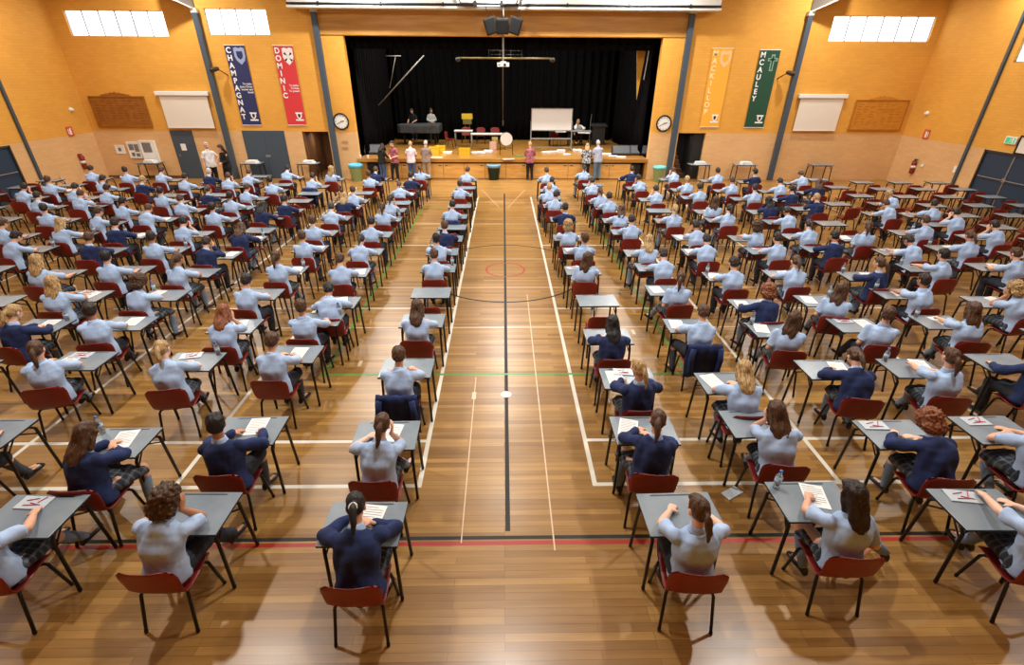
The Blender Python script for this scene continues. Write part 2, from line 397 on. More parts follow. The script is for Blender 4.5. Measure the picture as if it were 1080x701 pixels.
# hair in head space
def build_hair(style,seed=0):
    bm=bmesh.new()
    def cap(g=0,back=0):
        ell(bm,(0,-.022-back*.5,.034),(.083+g,.096+g+back,.098+g))
        ell(bm,(0,-.050,-.005),(.078+g,.068+g,.075+g))
        ell(bm,(0,.04,.088),(.055+g,.045,.032))
    vox=.008; disp=.012; ds=30
    if style=='s': cap(.002); disp=.014; ds=34
    elif style=='p':      # tied back, tail falling behind
        cap(-.002); capsule(bm,(0,-.115,.02),(0,-.145,-.02),.026,.032); capsule(bm,(0,-.145,-.02),(0.005,-.155,-.12),.033,.030); capsule(bm,(0.005,-.155,-.12),(0,-.148,-.21),.030,.010); disp=.008
    elif style=='b':      # bun
        cap(-.002); ell(bm,(0,-.125,.035),(.042,.036,.04)); disp=.008
    elif style=='g':      # loose long
        cap(.004)
        loft(bm,[((0,-.045,.03),(.088,0,0),(0,.06,0)),((0,-.062,-.08),(.098,0,0),(0,.05,0)),((0,-.09,-.17),(.105,0,0),(0,.042,0)),((0,-.105,-.25),(.088,0,0),(0,.034,0)),((0,-.11,-.30),(.05,0,0),(0,.018,0))],20)
        for k in(-1,1): capsule(bm,(k*.074,.01,.02),(k*.085,-.02,-.13),.024,.022); disp=.016; ds=24
    elif style=='c':      # big curls
        cap(.022,.01); ell(bm,(0,-.055,-.06),(.115,.085,.09)); disp=.032; ds=58
    if style=='g': pass
    me=remesh(bm,vox,1,.5,disp,ds,seed)
    # keep the face free
    return me
TIE=mat('hair_tie_white',(225,225,220),.7)
def build_tie():
    bm=bmesh.new(); n=14
    pts=[(.03*math.cos(2*PI*i/n),-.132+.012*math.sin(2*PI*i/n)*.6,.003+.03*math.sin(2*PI*i/n)) for i in range(n+1)]
    tube(bm,pts,.009,8); return mesh_from(bm,'hair_tie',[TIE],True)
CACHE={}
def cached(key,fn,mats,alt=0):
    """mesh built once per pose, copied once per colour"""
    k0=('raw',)+key
    if k0 not in CACHE: CACHE[k0]=fn()
    k1=key+tuple(m.name for m in mats)
    if k1 not in CACHE:
        me=CACHE[k0].copy(); 
        if len(me.materials)==len(mats): 
            for i,m in enumerate(mats): me.materials[i]=m
        else: setmats(me,mats)
        CACHE[k1]=me
    return CACHE[k1]
POSES={}
def person(name_label,pid,loc,rz,top='L',bottom='t',skin='a',hair='b',style='s',shoes=True,topmat=None,botmat=None,tie=False,group=None,hairscale=1,scale=1,toplen=None):
    p=POSES[pid]
    t=thing('person',name_label,'person',loc,rz,group)
    t.scale=(scale,)*3
    link('body',cached(('body',pid),lambda:build_body(p),[SK[skin],EYE,LIP]),t)
    if bottom=='t': link('trousers',cached(('trou',pid),lambda:build_trousers(p),[botmat or TROU]),t)
    elif bottom=='h': link('shorts',cached(('short',pid),lambda:build_trousers(p,short=True),[botmat or TROU]),t); [link('sock',cached(('socks',pid,q),lambda:build_socks(p,.7,q),[SOCK]),t) for q in (-1,1)]
    else: link('skirt',cached(('skirt',pid),lambda:build_skirt(p),[botmat or SKIRT]),t); [link('sock',cached(('socks',pid,q),lambda:build_socks(p,.7,q),[SOCKW]),t) for q in (-1,1)]
    if shoes: [link('shoe',cached(('shoes',pid,q),lambda:build_shoes(p,q),[SHOE]),t) for q in (-1,1)]
    if top=='N':
        link('blazer',cached(('blz',pid),lambda:build_top(p,True,.026,-.15,seed=1,disp=.026),[topmat or NAVY]),t)
        link('shirt_collar',cached(('col',pid),lambda:build_collar(p),[SHIRT]),t)
    elif top=='X': link('top',cached(('blx',pid),lambda:build_top(p,True,.016,-.13,seed=4),[topmat]),t)
    else:
        s=link('shirt',cached(('sht',pid),lambda:build_top(p,False,.022,-.14,seed=2,disp=.028),[topmat or SHIRT]),t)
        link('collar',cached(('col',pid),lambda:build_collar(p),[topmat or SHIRT]),s)
    M=Matrix.Translation(p.hc)@p.Mh.to_4x4()
    h=link('hair',cached(('hair',style),lambda:build_hair(style),[HAIRC[hair]]),t)
    h.matrix_parent_inverse=Matrix.Identity(4); h.location=p.hc; h.rotation_euler=p.Mh.to_euler(); h.scale=(hairscale,)*3
    if tie:
        b=link('hair_tie',cached(('tie',),build_tie,[TIE]),h)
    return t
P_=Pose
POSES.update({
 0:P_(lean=15,hp=22,arms=('write','write'),legs=('n','n')),
 1:P_(lean=24,hp=30,arms=('fold','write'),legs=('t','t'),twist=-6),
 2:P_(lean=20,hp=18,arms=('head','write'),legs=('c','c'),hr=-10,side=-5),
 3:P_(lean=20,hp=20,arms=('wide','head'),legs=('n','o'),hr=9,side=5),
 4:P_(lean=7,hp=12,arms=('write','wide'),legs=('t','n'),twist=10,hy=8),
 5:P_(lean=30,hp=34,arms=('wide','fold'),legs=('n','t'),twist=8),
 6:P_(lean=3,hp=6,arms=('lap','write'),legs=('o','o'),twist=-16,hy=-14),
 7:P_(lean=16,hp=24,arms=('write','fold'),legs=('w','w'),twist=-12),
 8:P_(lean=22,hp=26,arms=('head','head'),legs=('n','n')),
 9:P_(lean=10,hp=8,arms=('reach','write'),legs=('c','c'),twist=14,hy=-10),
 10:P_(lean=5,hp=-8,arms=('wide','write'),legs=('o','o'),twist=-8,hy=40),
 11:P_(lean=8,hp=14,arms=('write','lap'),legs=('t','r'),twist=6,hy=6),
 20:P_(stand=True,lean=2,hp=8,arms=('down','front'),legs=('n','n')),
 21:P_(stand=True,lean=9,hp=28,arms=('table','table'),legs=('n','n')),
 22:P_(stand=True,lean=1,hp=4,arms=('hip','down'),legs=('b','f'),hy=20),
 23:P_(stand=True,lean=4,hp=18,arms=('front','front'),legs=('n','f')),
 24:P_(stand=True,lean=14,hp=22,arms=('table','point'),legs=('n','n'),twist=-10),
})
# ------------------------------------------------------------------ chair and desk
RED=var(mat('red_polypropylene',(126,32,26),.42),(118,28,24),(138,38,30),(1,1,1),3,2,.12,220)
BLK=mat('black_steel',(22,21,22),.4,.3)
GREY=var(mat('grey_laminate',(128,140,150),.27),(118,130,141),(138,149,158),(1,1,1),2.2,3)
EDGE=mat('dark_edging',(38,40,44),.5)
def shell_bm():
    bm=bmesh.new()
    prof=[(.235,.425),(.215,.445),(.12,.438),(.0,.425),(-.10,.425),(-.165,.445),(-.20,.50),(-.215,.58),(-.232,.68),(-.248,.765),(-.256,.80)]
    wid=[.19,.205,.215,.222,.225,.225,.228,.236,.243,.236,.20]
    nu=12; rows=[]
    for i,((y,z),w) in enumerate(zip(prof,wid)):
        row=[]
        for j in range(nu+1):
            t=j/nu*2-1
            x=w*math.copysign(abs(t)**.92,t)
            if i<=4: dy=0; dz=.022*abs(t)**3-.010*(1-t*t)
            else: k=(i-4)/6; dy=.050*abs(t)**2.2*k+.0; dz=.022*abs(t)**3*(1-k)-.034*abs(t)**4*(1 if i>=9 else 0)
            if i<2: dz-=.02*abs(t)**4
            row.append(bm.verts.new((x,y+dy,z+dz)))
        rows.append(row)
    for a,b in zip(rows,rows[1:]):
        for j in range(nu): bm.faces.new((a[j],a[j+1],b[j+1],b[j]))
    g=bmesh.ops.extrude_face_region(bm,geom=bm.faces[:])
    bm.normal_update()
    for v in [q for q in g['geom'] if isinstance(q,bmesh.types.BMVert)]:
        v.co+=Vector((0,-.004,-.009))
    bmesh.ops.recalc_face_normals(bm,faces=bm.faces[:])
    return bm
def make_chair(label,loc,rz):
    t=thing('school_chair',label,'chair',loc,rz)
    me=mesh_from(shell_bm(),'seat_shell',[RED],True); link('seat_shell',me,t)
    for sx in (-1,1):
        for sy,(y0,y1) in ((1,(.15,.22)),(-1,(-.12,-.235))):
            bm=bmesh.new(); tube(bm,[(sx*.15,y0*.8,.415),(sx*.185,y0,.405),(sx*.20,y0+(y1-y0)*.2,.38),(sx*.222,y1,.012)],.0145,8); 
            capsule(bm,(sx*.2205,y1*.99,.03),(sx*.2225,y1,.013),.0165,.0165,8)
            obj('leg',bm,[BLK],t,True)
    bm=bmesh.new()
    for sx in (-1,1): tube(bm,[(sx*.16,.13,.408),(sx*.16,-.11,.408)],.011,8)
    for y in (.10,-.09): tube(bm,[(-.16,y,.400),(.16,y,.400)],.011,8)
    obj('seat_frame',bm,[BLK],t,True)
    return t
DW=.70; DD=.49; DH=.745
def make_desk(label,loc,rz):
    t=thing('exam_desk',label,'desk',loc,rz)      # origin under the centre of the top
    bm=bmesh.new(); box(bm,-DW/2,DW/2,-DD/2,DD/2,DH-.024,DH,0,.006)
    bm.faces.ensure_lookup_table()
    for f in bm.faces: f.material_index=0 if f.calc_center_median().z>DH-.001 else 1
    box(bm,-.22,.22,DD/2-.038,DD/2-.022,DH-.001,DH+.0008,1)
    obj('desktop',bm,[GREY,EDGE],t)
    for sx in (-1,1):
        for sy in (-1,1):
            bm=bmesh.new(); x=sx*(DW/2-.045)
            tube(bm,[(x,sy*.14,DH-.04),(x,sy*.20,DH-.10),(x+sx*.012,sy*.235,.012)],.0165,8)
            capsule(bm,(x+sx*.012,sy*.2345,.04),(x+sx*.012,sy*.235,.016),.018,.018,8)
            obj('leg',bm,[BLK],t,True)
        bm=bmesh.new(); x=sx*(DW/2-.045)
        tube(bm,[(x,-.15,DH-.034),(x,.15,DH-.034)],.012,8)
        tube(bm,[(x,-.212,.56),(x-sx*.03,-.02,DH-.05)],.009,6); tube(bm,[(x,.212,.56),(x-sx*.03,.02,DH-.05)],.009,6)
        obj('brace',bm,[BLK],t,True)
    bm=bmesh.new()
    tube(bm,[(-DW/2+.045,.13,DH-.05),(DW/2-.045,.13,DH-.05)],.009,8); tube(bm,[(-DW/2+.045,-.13,DH-.05),(DW/2-.045,-.13,DH-.05)],.009,8)
    obj('crossbar',bm,[BLK],t,True)
    return t
def dup(root,loc,rz,label):
    r=root.copy(); COL.objects.link(r); r.location=loc; r.rotation_euler=(0,0,rz); r['label']=label
    for ch in root.children:
        c=ch.copy(); COL.objects.link(c); c.parent=r
    return r
# ------------------------------------------------------------------ the hall
UPY=brick_mat('orange_painted_brick',(230,170,70),(225,164,66),(216,156,62),0)
UPX=brick_mat('orange_painted_brick_side',(230,170,70),(225,164,66),(216,156,62),1)
LOY=brick_mat('cream_brick',(226,184,130),(220,176,122),(211,168,118),0)
LOX=brick_mat('cream_brick_side',(226,184,130),(220,176,122),(211,168,118),1)
PLY=var(mat('varnished_ply',(190,140,68),.4),(176,126,56),(200,150,78),(.3,1,3),2,5)
PLYS=var(mat('stage_ply',(214,160,84),.4),(206,148,72),(222,172,98),(.5,1,4),3,5)
SLATE=mat('slate_blue_paint',(66,80,94),.45); SLATED=mat('dark_blue_door',(38,60,84),.4)
WHITE=mat('white_paint',(232,232,228),.5); CREAM=mat('cream_screen',(226,218,206),.7)
BLACKV=var(mat('black_velvet',(8,8,9),.95),(7,7,8),(11,11,12),(1,1,1),6,3)
BLACKV.node_tree.nodes['Principled BSDF'].inputs['Specular IOR Level'].default_value=.08
DARKM=mat('charcoal_plastic',(34,35,37),.5); CHROME=mat('brushed_steel',(180,182,184),.3,.9)
DAY=mat('daylit_glass',(240,245,250),.2,emit=(250,252,255),estr=2.6)
BROWNW=var(mat('brown_timber',(110,72,40),.5),(96,60,32),(122,82,48),(1,1,.2),4,4)
PAPER=mat('white_paper',(238,238,236),.8)
ZP=1.99
def wallgrid(bm,axis,c0,c1,u0,u1,z0,z1,holes,mi=0):
    us=sorted({u0,u1}|{v for h in holes for v in h[:2] if u0<v<u1}); zs=sorted({z0,z1}|{v for h in holes for v in h[2:] if z0<v<z1})
    for a,b in zip(us,us[1:]):
        for c,d in zip(zs,zs[1:]):
            mu,mz=(a+b)/2,(c+d)/2
            if any(h[0]<mu<h[1] and h[2]<mz<h[3] for h in holes): continue
            if axis=='Y': box(bm,a,b,c0,c1,c,d,mi)
            else: box(bm,c0,c1,a,b,c,d,mi)
HT=8.6
g=lambda x,y:WYP(x,y,BY)
SX0,SX1=g(370,100).x,g(692,100).x; SZ1=g(530,38.5).z; SF=.88
DLx=(g(318,138).x,g(346,138).x); DRx=(g(716,139).x,g(745,139).x)
WL1=(g(66,11).x,g(178,37).x,g(100,38.2).z,g(100,10.5).z)
WL2=(g(214,9).x,g(285,37).x,g(250,36.8).z,g(250,8.8).z)
WR=(g(877,30).x,g(984,30).x,g(930,44.2).z,g(930,16.7).z)
bm=bmesh.new()
holes=[(SX0,SX1,0,SZ1),(DLx[0],DLx[1],-1,ZP),(DRx[0],DRx[1],-1,ZP),WL1,WL2,WR]
wallgrid(bm,'Y',BY,BY+.28,LX-.3,RX+.3,0,ZP,holes,1); wallgrid(bm,'Y',BY,BY+.28,LX-.3,RX+.3,ZP,HT,holes,0)
box(bm,SX0-1.0,SX1+1.0,BY-.035,BY,SZ1+.02,g(530,8).z+.1,2)    # ply fascia over the stage
for f in bm.faces:
    if f.material_index<2:
        f.material_index=0 if f.calc_center_median().z>ZP else 1
struct('wall_back',bm,[UPY,LOY,PLY])
wy=(14.2,19.17)
for nm,x0,x1 in (('wall_left',LX-.3,LX),('wall_right',RX,RX+.3)):
    bm=bmesh.new()
    side=-1 if nm=='wall_left' else 1
    hl=[(19.17-5,19.17,4.72,5.75),(5.5,12.0,4.72,5.75),(16.1,18.75,-1,1.9)] if side>0 else [(5.5,12.0,4.72,5.75),(14.2,18.9,4.72,5.75) ,(16.2,18.93,-1,1.9)]
    if side<0: hl[1]=(12.9,17.6,4.72,5.75)
    wallgrid(bm,'X',x0,x1,-3,BY,0,ZP-.06,hl,1); wallgrid(bm,'X',x0,x1,-3,BY,ZP-.06,HT,hl,0)
    struct(nm,bm,[UPX,LOX])
    for i,h in enumerate(hl[:2]):
        bm=bmesh.new(); xx=x0+.12; box(bm,xx,xx+.02,h[0],h[1],h[2],h[3],0)
        for k in range(7): yy=h[0]+(h[1]-h[0])*k/6; box(bm,xx-.03,xx+.05,yy-.02,yy+.02,h[2],h[3],1)
        for zz in (h[2],h[3]): box(bm,xx-.03,xx+.06,h[0],h[1],zz-.03,zz+.03,1)
        if side>0 and i==0:
            for k in range(9): zz=h[2]+.06+k*.11; box(bm,xx-.10,xx-.02,h[1]-1.6,h[1],zz,zz+.018,1,M=None)
        struct('window_%d'%(4+i+(2 if side>0 else 0)),bm,[DAY,CHROME])  # out-of-view side windows are added light sources; the far right one is real
bm=bmesh.new(); box(bm,LX-.3,RX+.3,-3.3,-3,0,HT); struct('wall_front',bm,[UPY])
bm=bmesh.new(); box(bm,LX-.3,RX+.3,-3.3,BY+.3,HT,HT+.1); struct('ceiling',bm,[mat('ceiling_lining',(200,190,172),.8)])
# floor with its court lines let in
LW=mat('white_line_paint',(225,220,206),.4);LK=mat('black_line_paint',(14,13,13),.6);LR=mat('red_line_paint',(170,44,36),.4);LG=mat('green_line_paint',(92,150,70),.4)
LF=mat('faint_line_paint',(214,190,158),.4)
bm=bmesh.new(); box(bm,LX-.3,RX+.3,-3.3,BY+.3,-.15,0,0)
def strip(x0,x1,y0,y1,mi,h=.0008): quad(bm,((x0,y0,h),(x1,y0,h),(x1,y1,h),(x0,y1,h)),mi)
w=.028
def vx(x,y0,y1,mi=1,ww=w,h=.0008): strip(x-ww,x+ww,y0,y1,mi,h)
def hy(y,x0,x1,mi=1,ww=w,h=.0010): strip(x0,x1,y-ww,y+ww,mi,h)
A,B=FZ(445,512).y,FZ(300,466).y
xl,xr=FZ(503,213).x,FZ(561,213).x
vx(xl,A,19.3); vx(xr,A,19.3)
hy(A,-13,xl+w); hy(A,xr-w,13); hy(B,-13,xl); hy(B,xr,13)
for x in (-3.87,-6.2,4.02,6.8): vx(x,A,21)
for x in (-11.6,12): vx(x,A,21)
vx(.035,FZ(536,560).y,19.9,2,.026); hy(FZ(300,569).y+.0,-13,14,2,.022); hy(FZ(300,573.5).y-.015,-13,14,3,.024)
hy(FZ(400,395).y,-2.95,2.95,4,.026); vx(-2.9,FZ(400,395).y,17.5,4,.026); vx(2.97,FZ(400,395).y,17.5,4,.026); hy(17.5,-2.9,-1.2,4)
for y in (325,258.5): hy(FZ(420,y).y,-8,xl,1,.022); hy(FZ(640,y).y,xr,8,1,.022)
for y in (303,345,236,273,213): hy(FZ(540,y).y,-7,7,5,.018,.0004)
vx(.515,3.3,9.8,5,.008,.0012); vx(-.45,3.4,6.5,5,.006,.0012)
def ringf(cx,cy,r,ww,mi,h=.0014,n=72):
    for i in range(n):
        a,b=2*PI*i/n,2*PI*(i+1)/n
        quad(bm,((cx+(r-ww)*math.cos(a),cy+(r-ww)*math.sin(a),h),(cx+(r+ww)*math.cos(a),cy+(r+ww)*math.sin(a),h),(cx+(r+ww)*math.cos(b),cy+(r+ww)*math.sin(b),h),(cx+(r-ww)*math.cos(b),cy+(r-ww)*math.sin(b),h)),mi)
cy0=(FZ(531,258.5).y+FZ(533,318.6).y)/2; ringf(.04,cy0,(FZ(531,258.5).y-FZ(533,318.6).y)/2,.026,2); ringf(.04,cy0,.47,.024,3)
ringf(.03,6.03,.04,.04,1,.0018,24)
# little key symbol of the court (half circle far end) and the faint far lines
for s in (-1,1):
    a=FZ(520,213); 
    quad(bm,((s*.15,17.6,.0011),(s*.17,17.6,.0011),(s*.9,20.6,.0011),(s*.88,20.6,.0011)) if s>0 else ((s*.17,17.6,.0011),(s*.15,17.6,.0011),(s*.88,20.6,.0011),(s*.9,20.6,.0011)),5)
# tape marks
for (px,py) in ((500,417),(722,395),(380,383),(668,350),(437,397)):
    p=FZ(px,py); strip(p.x-.03,p.x+.03,p.y-.09,p.y+.09,5,.0016)
struct('floor',bm,[wood_floor(),LW,LK,LR,LG,LF])
# windows on the back wall
def backwin(n,hx,div,louv=()):
    x0,x1,z0,z1=hx; bm=bmesh.new(); box(bm,x0,x1,BY+.12,BY+.14,z0,z1,0)
    for k in range(div+1):
        x=x0+(x1-x0)*k/div; box(bm,x-.016,x+.016,BY+.06,BY+.16,z0,z1,1)
    for z in (z0,z1): box(bm,x0,x1,BY+.06,BY+.16,z-.03,z+.03,2)
    for a in louv:
        xa=x0+(x1-x0)*a/div; xb=x0+(x1-x0)*(a+1)/div
        for k in range(7): z=z0+.08+k*(z1-z0-.1)/7; box(bm,xa,xb,BY+.07,BY+.12,z,z+.016,1)
    struct('window_%d'%n,bm,[DAY,mat('grey_mullion',(150,158,165),.5),WHITE])
backwin(1,WL1,6,(3,4)); backwin(2,WL2,4); backwin(3,WR,6)
# steel columns
CAP=mat('pale_steel_cap',(196,194,186),.5)
def column(xt,yt,wd,label,bx=None):
    p=g(xt,yt); bm=bmesh.new(); h=p.z
    box(bm,p.x-wd/2,p.x+wd/2,BY-.19,BY-.005,0,h,0,.008)
    box(bm,p.x-wd/2-.03,p.x+wd/2+.03,BY-.19,BY-.05,0,.015,0)
    o=obj('steel_column',bm,[SLATE]); tag(o,label,'column')
    bm=bmesh.new(); box(bm,p.x-wd/2-.02,p.x+wd/2+.02,BY-.2,BY-.004,h+.002,h+.16,0,.01); obj('cap_plate',bm,[CAP],o)
    return p
pl1=column(207,14,.2,'slate steel column between the two left high windows'); column(331.5,13,.22,'slate steel column just left of the stage opening')
column(729.5,15,.22,'slate steel column just right of the stage opening'); pr1=column(853,17,.2,'slate steel column right of the green banner')
for side,yy,lab in ((-1,19.57,'slate steel column on the left side wall'),(1,19.45,'slate steel column on the right side wall')):
    bm=bmesh.new(); x=side*17.88; box(bm,min(x,x-side*.07),max(x,x-side*.07),yy-.055,yy+.055,0,6.6,0,.008); box(bm,min(x,x-side*.1),max(x,x-side*.1),yy-.08,yy+.08,0,.015,0); o=obj('steel_column',bm,[SLATE]); tag(o,lab,'column')
# rafters rising from the two outer columns
for side,px in ((-1,pl1),(1,pr1)):
    bm=bmesh.new(); x=px.x; z=px.z+.16
    pts=[(x,BY-.05,z),(x-side*.0,BY-.05,z+.35),(x+side*.9,BY-2.6,z+.95),(x+side*.75,BY-2.6,z+.35)]
    a=[Vector(p) for p in ((x,BY-.06,z),(x,BY-.06,z+.4),(x+side*.95,BY-.9,z+1.3),(x+side*.95,BY-.9,z+.52))]
    for dy,mi in ((0,0),): 
        f1=[bm.verts.new(p+Vector((0,-.0,0))) for p in a]; f2=[bm.verts.new(p+Vector((0,.05,0))) for p in a]
        bm.faces.new(f1); bm.faces.new(f2[::-1])
        for i in range(4): bm.faces.new((f1[i],f2[i],f2[(i+1)%4],f1[(i+1)%4]))
    # bottom flange
    d=(a[3]-a[0]); nrm=Vector((0,0,-.03))
    fl=[a[0]+Vector((0,-.18,0)),a[0]+Vector((0,.05,0)),a[3]+Vector((0,.05,0)),a[3]+Vector((0,-.18,0))]
    t_=[bm.verts.new(p) for p in fl]; b_=[bm.verts.new(p+nrm) for p in fl]
    for q in (t_,b_[::-1]): f=bm.faces.new(q); f.material_index=1
    for i in range(4): f=bm.faces.new((t_[i],b_[i],b_[(i+1)%4],t_[(i+1)%4])); f.material_index=1
    bmesh.ops.recalc_face_normals(bm,faces=bm.faces[:])
    o=obj('roof_haunch',bm,[mat('grey_steel',(120,112,104),.5),WHITE]); tag(o,('white edged roof haunch on the column by the left windows' if side<0 else 'dark roof haunch on the column right of the green banner'),'beam')
# white bulkhead above the stage with its conduit
bx0,bx1=g(303,6).x*.975,g(760,8).x*.975; bzb=WYP(530,9.5,22.4).z
bm=bmesh.new(); box(bm,bx0,bx1,22.4,22.95,bzb+.10,bzb+1.5,0,.01); box(bm,bx0-.03,bx1+.03,22.36,22.95,bzb,bzb+.075,0,.008)
struct('trim_1',bm,[WHITE])
bm=bmesh.new(); rod(bm,(bx0,22.36,bzb+.135),(bx1,22.36,bzb+.135),.035,None,8)
for k in range(7): xx=bx0+(bx1-bx0)*(k+.5)/7; box(bm,xx-.03,xx+.03,22.33,22.4,bzb+.08,bzb+.2)
tag(obj('conduit_pipe',bm,[mat('dark_pipe',(30,32,34),.5)],smooth=False),'long dark pipe along the white bulkhead above the stage','pipe')
t=thing('light_fitting','dark framed light fitting hanging above stage at picture top','light',(WYP(515,0,22.0).x,22.0,0))
zb=WYP(515,4,22).z
bm=bmesh.new()
tube(bm,[(-1.25,0,zb+.5),(-1.05,0,zb),(1.05,0,zb),(1.3,0,zb+.5)],.045,8); tube(bm,[(-1.25,.28,zb+.5),(-1.05,.28,zb),(1.05,.28,zb),(1.3,.28,zb+.5)],.045,8)
for x in (-.5,.5): box(bm,x-.06,x+.06,-.05,.33,zb-.06,zb+.1)
obj('frame',bm,[DARKM],t)
bm=bmesh.new(); box(bm,-.43,.43,.0,.27,zb-.05,zb+.3,0,.01); obj('diffuser',bm,[mat('lamp_glow',(255,255,250),.3,emit=(255,252,240),estr=3)],t)
# ---------------------------------------------------- doors in the back wall
def door(n,x0,x1,leaves=1,handle=None,mt=SLATE,note=False,z1=ZP-.02):
    bm=bmesh.new(); box(bm,x0-.05,x0,BY-.02,BY+.05,0,z1+.05,1); box(bm,x1,x1+.05,BY-.02,BY+.05,0,z1+.05,1); box(bm,x0,x1,BY-.02,BY+.05,z1,z1+.05,1)
    for k in range(leaves):
        a=x0+(x1-x0)*k/leaves+.004; b=x0+(x1-x0)*(k+1)/leaves-.004
        box(bm,a,b,BY-.022,BY-.001,.01,z1-.005,0,.003)
    o=struct('door_%d'%n,bm,[mt,SLATE])
    bm=bmesh.new()
    if leaves==2:
        xm=(x0+x1)/2; box(bm,xm-.09,xm+.12,BY-.035,BY-.022,.92,1.02,0,.004); rod(bm,(xm+.02,BY-.07,.97),(xm+.16,BY-.07,.97),.012)
        rod(bm,(xm+.02,BY-.03,.97),(xm+.02,BY-.075,.97),.012)
    else:
        box(bm,x0+.07,x0+.13,BY-.035,BY-.022,.93,1.03,0,.004); rod(bm,(x0+.1,BY-.03,.98),(x0+.1,BY-.07,.98),.01); rod(bm,(x0+.1,BY-.07,.98),(x0+.22,BY-.07,.98),.01)
    obj('door_handle',bm,[CHROME],o)
    return o
d1=door(1,g(180,138).x,g(201,138).x); d2=door(2,g(256,138).x,g(298,138).x,2)
p=g(194,155); bm=bmesh.new(); box(bm,p.x-.11,p.x+.11,BY-.028,BY-.023,p.z-.14,p.z+.14); tag(obj('paper_notice',bm,[PAPER]),'white paper notice taped to the single slate door','notice')
# recesses behind the two doorways
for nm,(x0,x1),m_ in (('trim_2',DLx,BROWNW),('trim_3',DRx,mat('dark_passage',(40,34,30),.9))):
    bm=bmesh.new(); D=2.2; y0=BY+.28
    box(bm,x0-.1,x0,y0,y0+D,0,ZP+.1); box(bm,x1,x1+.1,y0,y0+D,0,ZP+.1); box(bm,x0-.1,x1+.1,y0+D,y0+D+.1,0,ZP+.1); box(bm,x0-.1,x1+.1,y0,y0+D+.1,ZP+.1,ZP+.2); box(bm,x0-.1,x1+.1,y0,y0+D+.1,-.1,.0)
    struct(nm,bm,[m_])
bm=bmesh.new(); xa=DLx[0]+.05; box(bm,xa,xa+.05,BY+.03,BY+.95,.02,ZP-.03,0,.004)
tag(obj('open_door',bm,[BROWNW]),'brown timber door standing open in the doorway left of stage','door')
bm=bmesh.new(); xm=DRx[1]-.5; box(bm,xm,xm+.46,BY+.1,BY+.42,0,ZP-.02,0,.01); tag(obj('black_pillar',bm,[mat('black_paint',(24,24,26),.6)]),'black pillar in the dark doorway right of the stage','pillar')
bm=bmesh.new()
for i in range(1,8): box(bm,DRx[0]+.02,xm-.04,BY+.35+.25*i,BY+.62+.25*i,.16*(i-1)+(.001),.16*i)
tag(obj('timber_steps',bm,[BROWNW]),'brown timber steps in the dark doorway right of the stage','steps')
# side wall doors
def sidedoor(n,side,y0,y1,z1):
    x=side*17.9; bm=bmesh.new(); s=side
    def bb(a0,a1,b0,b1,c0,c1,mi=0): box(bm,min(a0,a1),max(a0,a1),b0,b1,c0,c1,mi)
    for yy in (y0,y1-.06): bb(x-s*.02,x+s*.1,yy,yy+.06,0,z1,1)
    bb(x-s*.02,x+s*.1,y0,y1,z1-.06,z1,1)
    ym=(y0+y1)/2
    for a,b in ((y0+.06,ym-.004),(ym+.004,y1-.06)):
        bb(x+s*.04,x+s*.085,a,b,.01,z1-.065,0)
    o=struct('door_%d'%n,bm,[SLATED,mat('dark_frame',(60,52,46),.5)])
    bm=bmesh.new()
    for a,b in ((y0+.16,ym-.06),(ym+.06,y1-.16)):
        rod(bm,(x-s*.03,a,1.0),(x-s*.03,b,1.0),.016)
        for q in (a,b): rod(bm,(x-s*.03,q,1.0),(x+s*.042,q,1.0),.014)
    obj('push_bar',bm,[CHROME],o)
    bm=bmesh.new(); bb(x+s*.02,x+s*.038,ym-.025,ym+.025,.02,z1-.1); bb(x+s*.0,x+s*.037,ym-.07,ym+.07,.93,1.07); obj('centre_strip',bm,[CHROME],o)
sidedoor(3,-1,16.2,18.93,1.9); sidedoor(4,1,16.35,18.75,1.9)
# ---------------------------------------------------- things on the walls
def wr(tl,br): a=g(*tl); b=g(*br); return a.x,b.x,b.z,a.z
def screen(tl,br,label):
    x0,x1,z0,z1=wr(tl,br); t=thing('projection_screen',label,'screen',((x0+x1)/2,BY-.1,z0)); w2=(x1-x0)/2; h=z1-z0
    bm=bmesh.new(); box(bm,-w2-.06,w2+.06,-.08,.09,h-.16,h,0,.02); obj('housing',bm,[WHITE],t)
    bm=bmesh.new(); box(bm,-w2+.06,w2-.04,-.01,.0,.02,h-.17,0); box(bm,-w2+.06,w2-.04,-.03,.02,-.02,.018,0,.006); obj('screen_fabric',bm,[CREAM],t)
screen((166,96),(229,134.5),'roller projection screen left of the navy banner'); screen((843,99),(880,137.5),'roller projection screen right of the green banner')
HB1=var(mat('honour_board_timber',(150,92,30),.45),(140,84,26),(160,100,36),(1,1,3),3,4); HB2=var(mat('pale_honour_timber',(200,134,42),.45),(192,126,38),(208,142,50),(1,1,3),3,4)
